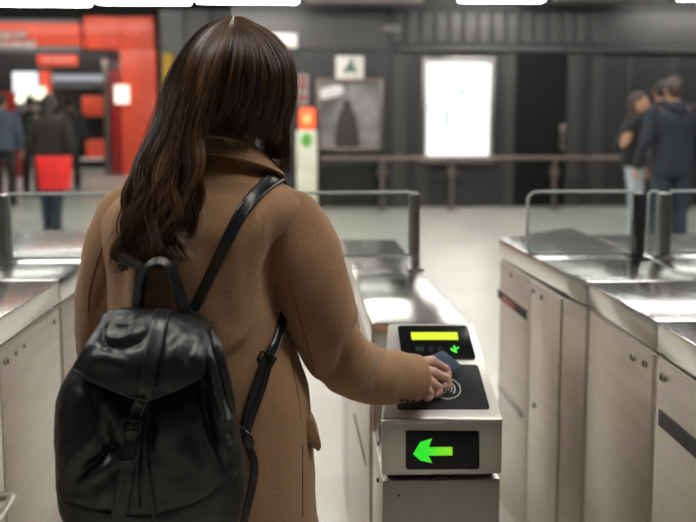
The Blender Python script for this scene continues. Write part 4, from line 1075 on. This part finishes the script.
# ================================================================== BACKPACK
BY = 1.095
bp0 = U(150, 520, BY)
bag = empty('backpack', (bp0.x, BY, U(150, 535, BY).z), 'black leather drawstring backpack with a buckled flap on the camel coat', 'backpack')
by_ = lambda py: U(150, py, BY).z
bx = lambda px: U(px, 420, BY).x
bs = [ # py, left px, right px, half depth, centre Y
 (538, 84, 206, .040, 1.105), (531, 68, 224, .056, 1.10), (518, 62.5, 236, .064, 1.097), (500, 59.5, 242, .068, 1.094), (470, 58.5, 244, .070, 1.092), (440, 59.0, 241, .070, 1.092), (410, 60.0, 236, .067, 1.094), (392, 63.5, 230, .064, 1.097), (378, 70, 225, .060, 1.10), (362, 80, 220, .055, 1.104), (342, 92, 216, .048, 1.108), (326, 104, 211, .040, 1.112), (316, 118, 200, .028, 1.115)]
NB = 160
def bsec(k):
    py, l, r, b, cy = k; z = by_(py); a = (bx(r)-bx(l))/2; cx = (bx(r)+bx(l))/2; e = 2.7; ring = []
    tilt = .0
    for j in range(NB):
        t = 2*PI*j/NB; c, s_ = math.cos(t), math.sin(t)
        x = math.copysign(abs(c)**(2/e), c)*a; y = math.copysign(abs(s_)**(2/e), s_)*b
        ring.append(V((cx+x, cy+y, z-.035*(x/.13)*0-.012*(x/.13))))
    return ring
rg = dense([bsec(k) for k in bs], 130)
m = MB(); m.loft(rg); me = m.mesh('bag_body')
bag_folds = [
 ([(92, 392), (100, 430), (112, 462), (118, 490)], -0.0088, 5), ([(104, 394), (118, 420), (122, 450)], 0.0100, 6), ([(80, 388), (78, 430), (72, 478)], 0.0075, 9), ([(68, 492), (92, 466), (112, 448), (122, 444)], -0.0125, 4.5),
 ([(70, 488), (94, 474), (118, 460)], 0.0088, 5), ([(66, 470), (90, 440), (105, 410)], 0.0075, 7), ([(120, 470), (110, 490), (92, 505)], 0.0063, 8), ([(148, 398), (152, 430), (156, 462)], -0.0088, 4), ([(164, 398), (162, 430), (152, 458)], 0.0088, 6),
 ([(200, 378), (206, 410), (214, 440), (222, 466)], -0.0125, 4.5), ([(208, 375), (218, 402), (230, 430)], 0.0125, 5), ([(214, 372), (224, 395), (232, 440)], -0.0112, 4), ([(196, 384), (198, 420), (210, 462)], 0.0100, 6),
 ([(176, 400), (172, 430), (160, 470)], 0.0050, 7), ([(125, 430), (130, 450), (140, 470)], -0.0075, 4), ([(132, 398), (136, 420), (134, 440)], -0.0063, 5), ([(60, 500), (100, 512), (150, 516), (200, 502), (240, 470)], -0.0035, 2.2), ([(60, 405), (64, 440), (62, 480)], 0.0037, 6),
 ([(180, 440), (200, 470), (190, 500)], 0.0037, 12)]
folds(me, bag_folds)
for v in me.vertices: v.co += v.normal*(.0028*noise.noise(v.co*22)+.0010*noise.noise(v.co*70))
body = link('bag_body', me, M['leather'], bag)
bvb = BVHTree.FromPolygons([v.co for v in me.vertices], [p.vertices for p in me.polygons])
# bottom seam
P = [hit(x, y, bvb, .0006)[0] for x, y in ((60, 500), (75, 506), (100, 512), (125, 516), (150, 517), (175, 511), (200, 502), (220, 489), (236, 472))]
m = MB(); m.tube([p for p in P if p], .0012, 6, steps=40); m.build('seam', M['leather2'], body)
# ---- flap
def lerp_poly(pts, n): return catmull([V((a, b, 0)) for a, b in pts], n)
NU, NV = 70, 44
topE = lerp_poly([(108, 313), (128, 310), (150, 312), (175, 315), (196, 319), (213, 326)], NU)
botE = lerp_poly([(74, 369), (95, 381), (120, 391), (146, 398.5), (172, 390), (198, 377), (206.5, 366)], NU)
botE = [V((q[0], q[1], 0)) for q in botE]
grid = []
for i in range(NU):
    col_ = []
    u = i/(NU-1)
    a, b = topE[i], botE[i]
    for j in range(NV):
        v = j/(NV-1)
        if v < .25:
            # over the top from the back panel
            f = v/.25; q = U(a.x, a.y, 1.15); Yv = 1.155-.070*f; p = U(a.x, a.y+2*(1-f), 1.10); p = V((bx(150)+(p.x-bx(150))*(.90+.10*f), Yv, p.z+.010*math.sin(f*PI*.5)-.010))
        else:
            f = (v-.25)/.75; x = a.x+(b.x-a.x)*f; y = a.y+(b.y-a.y)*f
            Yv = 1.083-.062*math.sin(min(1, f*1.15)*PI/2)+.030*(abs(u-.5)*2)**3
            p = U(x, y, Yv)
        col_.append(p)
    grid.append(col_)
# keep it outside the bag
for c in grid:
    for j, p in enumerate(c):
        d = (p-CAM); L_ = d.length; d.normalize(); loc, n, i, dist = bvb.ray_cast(CAM, d)
        if loc and dist-.006 < L_ and j > 10: c[j] = CAM+d*(dist-.006)
def smooth_grid(g, it):
    for _ in range(it):
        h = [list(c) for c in g]
        for i in range(len(g)):
            for j in range(1, len(g[0])-1):
                il, ir = max(i-1, 0), min(i+1, len(g)-1)
                h[i][j] = (g[i][j]*2+g[i][j-1]+g[i][j+1]+g[il][j]+g[ir][j])/6
                if i in (0, len(g)-1): h[i][j] = (g[i][j]*2+g[i][j-1]+g[i][j+1])/4
        g = h
    return g
grid = smooth_grid(grid, 6)
gm_ = MB(); gm_.v = [tuple(p) for c in grid for p in c]
gm_.f = [(i*NV+j, i*NV+j+1, (i+1)*NV+j+1, (i+1)*NV+j) for i in range(NU-1) for j in range(NV-1)]
me = gm_.mesh('flap')
bm = bmesh.new(); bm.from_mesh(me); bmesh.ops.recalc_face_normals(bm, faces=bm.faces[:]); bm.to_mesh(me); bm.free(); me.update()
if sum(p.normal.y for p in me.polygons) > 0:
    me.flip_normals(); me.update()
flap_folds = [([(104, 338), (122, 341), (138, 332)], 0.0076, 5), ([(112, 352), (104, 340), (106, 326)], -0.0064, 4.5), ([(124, 350), (140, 344), (148, 332)], -0.0051, 5), ([(92, 362), (108, 358), (126, 366)], 0.0051, 6), ([(186, 330), (178, 346), (170, 366)], 0.0051, 6), ([(196, 338), (188, 356), (190, 372)], -0.0038, 5), ([(116, 322), (130, 326), (140, 320)], 0.0051, 4), ([(84, 352), (96, 346), (100, 336)], 0.0038, 5)]
folds(me, flap_folds)
for v in me.vertices: v.co += v.normal*(.0022*noise.noise(v.co*30)+.0006*noise.noise(v.co*85))
flap = link('flap', me, M['leather'], bag)
sm = flap.modifiers.new('thickness', 'SOLIDIFY'); sm.thickness = .0042; sm.offset = 1
edge = [c[-1] for c in grid]
bvf = BVHTree.FromPolygons([v.co for v in me.vertices], [p.vertices for p in me.polygons])
rim = [grid[0][j] for j in range(12, NV)] + edge[1:] + [grid[-1][j] for j in range(NV-2, 11, -1)]
m = MB(); m.tube([p+V((0, -.002, 0)) for p in rim], .0030, 8, steps=180, cap=True); m.build('piping', M['leather2'], flap)
# side gusset folding in on the right of the flap
m = MB(); m.tube([U(213, 331, 1.085), U(217, 346, 1.068), U(219, 362, 1.06), U(226, 385, 1.06), U(233, 410, 1.065)], [.004, .009, .011, .009, .005], 14, steps=24, round_end=True)
m.tube([U(209, 345, 1.06), U(211, 362, 1.045), U(217, 388, 1.04), U(223, 415, 1.04)], [.004, .007, .008, .004], 14, steps=22, round_end=True)
m.build('gathered_fold', M['leather'], bag)
# ---- front strap, buckle, keeper loop
def first(px, py, off):
    for bv in (bvf, bvb):
        p, n = hit(px, py, bv, off)
        if p and (bv is bvf): return p, n
    return p, n
SP = [(163, 316), (160, 325), (156, 345), (151, 365), (146.5, 385), (142, 402), (138, 414), (133, 424)]
P = []; Nn = []
for q in SP:
    a, n = first(q[0], q[1], .0080); a2, n2 = hit(q[0], q[1], bvb, .006)
    if a2 and (a2-CAM).length < (a-CAM).length: a, n = a2, n2
    P.append(a); Nn.append(V((0, -1, .2)))
m = MB(); m.strap(P, Nn, [.0235, .023, .022, .020, .0185, .018], .0035, 50); st = m.build('front_strap', M['leather2'], bag)
SP2 = [(135, 414), (132, 424), (130, 440), (128, 460), (125, 480), (122, 500), (120, 516)]
P2 = []
for q in SP2: P2.append(hit(q[0], q[1], bvb, .005)[0])
m = MB(); m.strap(P2, [V((0, -1, .1))]*len(P2), [.019, .019, .0195, .020, .021, .0205], .0035, 44); ss = m.build('strap_tail', M['leather2'], bag)
def buckle(c, w, h, name, parent, rot=.15, d=V((0, -.006, 0)), r=.0019):
    m = MB(); R = Matrix.Rotation(rot, 3, 'Y'); q = [c+d+R @ V(k) for k in ((-w, 0, -h), (w, 0, -h), (w, 0, h), (-w, 0, h))]
    for i in range(4): m.tube([q[i], q[(i+1) % 4]], r, 8, round_end=True)
    m.tube([(q[0]+q[1])/2, (q[2]+q[3])/2+V((0, -.002, 0))], r*.7, 8, round_end=True)
    return m.build(name, M['brass'], parent)
buckle(hit(132.5, 423, bvb, .004)[0], .0125, .0075, 'buckle', st)
c = hit(128.5, 462, bvb, .006)[0]
m = MB(); m.strap([c+V((-.013, .003, -.001)), c+V((-.011, -.004, 0)), c+V((0, -.0055, .001)), c+V((.011, -.004, .002)), c+V((.013, .003, .003))], [V((-1, -.3, 0)), V((-.5, -1, 0)), V((0, -1, 0)), V((.5, -1, 0)), V((1, -.3, 0))], .009, .002, 24); m.build('keeper_loop', M['leather2'], ss)
for py in (447, 452.5, 470, 480, 490):
    m = MB()
    p, n = hit(129.5-(py-440)*.11, py, bvb, .0088)
    if p: m.tube([p+V((0, .001, 0)), p-V((0, .001, 0))], .0017, 8); m.build('strap_hole', M['seam'], ss)
# drawcord ends
for pth in ([(149, 398), (147, 420), (145, 440), (147, 462), (151, 490), (155, 516), (157, 530)], [(143, 400), (141, 424), (139, 446), (137, 480), (139, 505)]):
    P = [hit(x, y, bvb, .003)[0] for x, y in pth]; P = [p for p in P if p]
    m = MB(); m.tube(P, .0032, 8, steps=40, ratio=.7, round_end=True); m.build('drawcord', M['leather2'], bag)
for x, y in ((88, 383.5), (102.5, 399), (203.5, 374), (117, 404)):
    p, n = hit(x, y, bvb, .001)
    if p:
        t = n.cross(V((0, 0, 1))).normalized(); q = n.cross(t); R_ = [p+(t*math.cos(2*PI*k/14)+q*math.sin(2*PI*k/14))*.0042 for k in range(15)]; m = MB(); m.tube(R_, .0013, 6, cap=False); m.build('eyelet', M['brass'], bag)
# ---- handle loop
P = [U(136, 318, 1.12), U(138, 298, 1.115), U(141, 279, 1.11), U(150, 265.5, 1.105), U(161, 262, 1.10), U(171, 271, 1.105), U(179, 292, 1.11), U(187, 319, 1.12)]
cen_ = U(160, 300, 1.11)
m = MB(); m.strap(P, [((p-cen_)+V((0, -.04, 0))).normalized() if 1 < i < 6 else V((-.75 if i < 4 else .75, -1, .0)).normalized() for i, p in enumerate(P)], [.020, .0185, .017, .017, .018, .020], .004, 60); m.build('carry_handle', M['leather2'], bag)
bvh_r, bvh_l = [BVHTree.FromPolygons([v.co for v in q.data.vertices], [p.vertices for p in q.data.polygons]) for q in (slr, sll)]
# ---- shoulder straps
def back(px, py, off=.003, extra=None):
    best = None
    for bv in [bvh_t, bvh_c, bvh_r, bvh_l]:
        p, n = hit(px, py, bv, off)
        if p and (best is None or (p-CAM).length < (best[0]-CAM).length): best = (p, n)
    return best
def coat_strap(pix, width, name, ext=None, extn=None, t=.004, torso=False):
    P, N_ = [], []
    for x, y in pix:
        r = hit(x, y, bvh_t, .004) if torso else back(x, y)
        if r and r[0]: P.append(r[0]); N_.append(r[1])
    if ext: P = ext+P; N_ = extn+N_
    m = MB(); m.strap(P, N_, width, t, len(P)*8); return m.build(name, M['leather2'], bag)
top_r = back(272, 182)[0]
coat_strap([(272, 181), (262, 190), (250, 202), (238, 219), (226, 243), (215, 266), (204, 288), (194, 308), (190, 318)], [.027, .027, .026, .022, .019, .017, .017], 'shoulder_strap',
   [top_r+V((.022, .19, -.20)), top_r+V((.022, .13, -.10)), top_r+V((.015, .075, -.028)), top_r+V((.006, .03, -.002))], [V((0, 1, .1)), V((0, .9, .5)), V((0, .3, 1)), V((0, -.3, 1))])
tl = back(145, 192)[0]
coat_strap([(144, 190), (144.5, 200), (144, 220), (143, 250), (141, 280), (140, 312)], [.027, .026, .022, .019, .017], 'shoulder_strap',
   [tl+V((-.02, .22, -.15)), tl+V((-.02, .15, -.05)), tl+V((-.012, .085, .014)), tl+V((-.005, .035, .014))], [V((0, 1, .1)), V((0, .9, .5)), V((0, .3, 1)), V((0, -.3, 1))])
# lower straps at the right, with adjuster and loose end
p0 = hit(274, 341, bvh_t, .003)[0]
lo = coat_strap([(274, 341), (268, 353), (261, 368), (254, 390), (248, 412), (243, 436)], [.016, .018, .018, .018, .018], 'lower_strap', [p0+V((.016, .13, .085)), p0+V((.012, .050, .034))], [V((.3, -1, 0)), V((.3, -1, 0))], t=.005, torso=True)
lo2 = coat_strap([(267, 356), (264, 372), (258, 395), (252, 412), (246, 432)], [.013, .013], 'lower_strap', t=.008)
r = back(266, 357)
buckle(r[0], .013, .007, 'adjuster', lo, .5, V((0, -.008, 0)))
coat_strap([(244, 437), (249, 447), (254, 462), (252.5, 482), (248, 502), (243, 524)], [.012, .013, .013, .012], 'strap_tail', t=.004)
m = MB(); p = back(246, 435)[0]; m.tube([p+V((-.012, -.004, .012)), p+V((.0, -.008, 0)), p+V((.006, -.004, -.014))], [.009, .010, .008], 12, steps=8, ratio=.5, up=(0, -1, 0), round_end=True); m.build('strap_tab', M['leather2'], bag)
# the other lower strap, left side
m = MB(); P = [U(76, 470, 1.13), U(84, 430, 1.17), U(98, 380, 1.19), U(110, 330, 1.20)]; m.strap(P, [V((-.6, -1, 0))]*4, .018, .004, 20); m.build('lower_strap', M['leather2'], bag)
# ================================================================== RENDER LOOK
w = bpy.data.worlds.new('world'); S.world = w; w.use_nodes = True
bg = w.node_tree.nodes['Background']; bg.inputs[0].default_value = (.5, .52, .55, 1); bg.inputs[1].default_value = .3
vs = S.view_settings; vs.view_transform = 'Standard'; vs.look = 'None'; vs.gamma = 1; vs.use_curve_mapping = False; vs.exposure = 0.0
try:
    S.cycles.use_denoising = True; S.cycles.max_bounces = 8; S.cycles.transparent_max_bounces = 12; S.cycles.sample_clamp_indirect = 6
except Exception: pass
